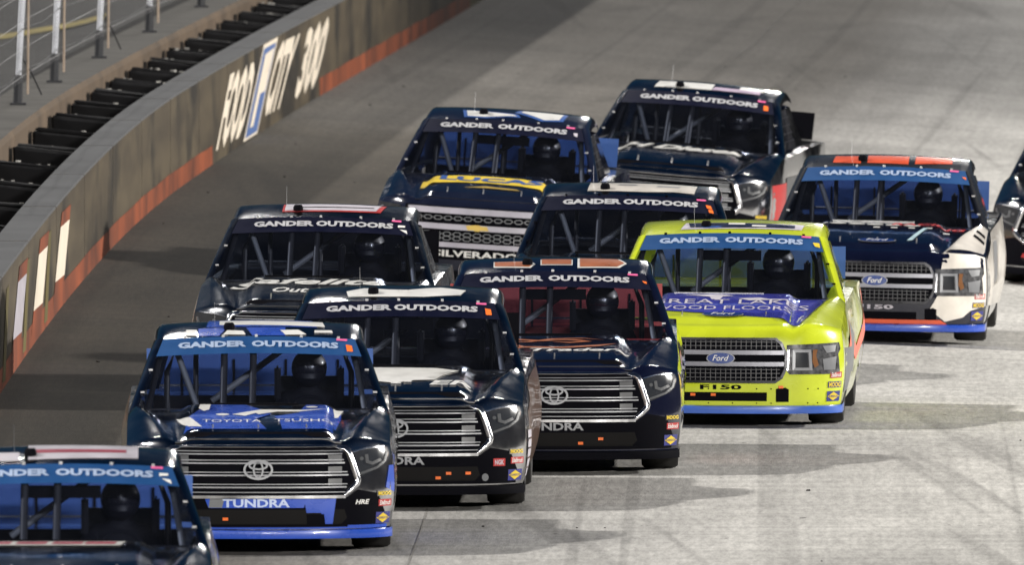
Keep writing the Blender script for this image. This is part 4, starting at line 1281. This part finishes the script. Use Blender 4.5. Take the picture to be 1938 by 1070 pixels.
# 7 - slate truck on the outside lane
CFGS.append(dict(
    pos=(-1.74, 193.2, 2.4), nose='wide', paint=P_SLATE, strip=BLACKB, tight=True, tape=TAPE_W, mirror=False,
    label='slate truck with white cursive hood lettering and red-edged white roof number, behind the blue truck',
    driver='driver in dark suit in the slate truck with cursive white hood lettering',
    art=[('roof_number', [poly((-.36, 2.46), (.48, 2.48), (.52, 2.80), (-.36, 2.80))], ROOF, REDV, .004),
         ('roof_number', [poly((-.34, 2.50), (.44, 2.52), (.48, 2.80), (-.34, 2.80))], ROOF, LILAC, .006),
         ('roof_number_trim', [poly((-.20, 2.60), (.42, 2.62), (.42, 2.65), (-.20, 2.63))], ROOF, BLACK, .008),
         ('hood_lettering', [text_in('Safelite', (-.72, .92, .62, 1.26), .03, .3)], HOOD, WHITE, .005),
         ('hood_lettering', [text_in('Outdoors', (-.34, .56, .40, .76), .02, .3)], HOOD, WHITE, .006)]))
# 8 - black truck with the tall bar grille
CFGS.append(dict(
    pos=(-.36, 215.4, 5.0), nose='bars', paint=P_NAVY, strip=BLACKB, spoiler=SPOILB, tape=(LILAC, [poly((.67, .83), (.70, .81), (.70, .88), (.66, .88))]),
    label='black truck with pale bar grille and yellow lettering across its hood',
    driver='driver in dark suit in the black truck with the pale bar grille',
    art=[('roof_number', [poly((-.40, 2.38), (-.18, 2.36), (-.14, 2.52), (.02, 2.44), (.14, 2.44), (.10, 2.56), (-.44, 2.66)), poly((.06, 2.64), (.34, 2.38), (.54, 2.44), (.56, 2.76), (.10, 2.76))], ROOF, SPOILB, .004),
         ('roof_number', [poly((-.37, 2.41), (-.20, 2.39), (-.17, 2.55), (.04, 2.47), (.10, 2.47), (.06, 2.53), (-.40, 2.63)), poly((.12, 2.66), (.36, 2.42), (.50, 2.47), (.52, 2.74), (.14, 2.74))], ROOF, WHITE, .007),
         ('hood_graphic', [poly((-.62, .60), (-.30, .74), (0, .78), (.30, .74), (.66, .56), (.70, .86), (.30, 1.14), (0, 1.18), (-.30, 1.14), (-.62, .92))], HOOD, YELLOWV, .004),
         ('hood_lettering', [text_in('LUCAS', (-.46, .82, .52, 1.06), .04)], HOOD, SPOILB, .007),
         ('hood_lettering', [poly((-.20, .52), (.0, .62), (.30, .56), (.34, .50), (.0, .54))], HOOD, GOLD, .006)]))
# 9 - truck hidden behind the yellow one
CFGS.append(dict(
    pos=(.94, 198.8, 1.8), nose='wide', paint=P_MIDNIGHT, strip=BLACKB, tight=True, tape=TAPE_B, clips=BLACK,
    label='dark truck with white roof panel, hidden below the windshield by the yellow truck',
    driver='driver in dark suit in the truck whose nose the yellow truck hides',
    art=[('roof_number', [poly((-.38, 2.44), (.14, 2.42), (.38, 2.46), (.56, 2.44), (.58, 2.80), (-.36, 2.80))], ROOF, CREAM, .004),
         ('roof_number_trim', [poly((-.12, 2.66), (.06, 2.66), (.04, 2.72), (-.10, 2.72)), poly((.22, 2.62), (.42, 2.62), (.44, 2.68), (.24, 2.68))], ROOF, GREYP, .006)]))
# 10 - farthest truck, high on the banking
CFGS.append(dict(
    pos=(1.48, 226.8, 7.2), nose='wide', paint=P_DARKBLUE, strip=BLACKB, tight=True, tape=TAPE_A, mirror=False,
    label='farthest dark truck with black spoiler and white script on its hood',
    driver='driver in dark suit in the farthest truck at the top of the pack',
    art=[('roof_number', [poly((-.48, 2.46), (.10, 2.46), (.10, 2.76), (-.46, 2.76)), poly((.36, 2.60), (.60, 2.60), (.60, 2.74), (.36, 2.74))], ROOF, WHITE, .004),
         ('roof_number', [poly((.10, 2.46), (.58, 2.48), (.58, 2.60), (.12, 2.60))], ROOF, flat('mauve_vinyl', (.42, .33, .44), .4), .006),
         ('hood_lettering', [text_in('JH Diesel', (-.72, .86, .60, 1.22), .04, .4)], HOOD, WHITE, .005),
         ('side_graphic', [poly((.50, .14), (1.6, .14), (1.6, .70), (.56, .70))], R_, REDV, .005),
         ('side_graphic', [poly((1.55, .5), (4.9, .40), (4.9, .72), (1.6, .74))], R_, DKGREY, .007)]))
# 11 - truck cut by the picture edge
CFGS.append(dict(
    pos=(5.72, 226.4, 6.5), nose='wide', paint=P_MIDNIGHT, strip=BLACKB, bank=.7,
    label='dark truck with red hood mark, cut off by the edge beyond the cream-cornered truck',
    driver='driver in dark suit in the truck cut off at the edge beside the cream-cornered truck',
    art=[('hood_graphic', [poly((-.62, .80), (-.10, .90), (-.10, 1.30), (-.52, 1.24))], HOOD, REDV, .004),
         ('bumper_stripe', [poly((-.66, .24), (-.10, .16), (-.10, .20), (-.64, .28))], NOSE, REDV, .008)]))
for c in CFGS: make_truck(c)
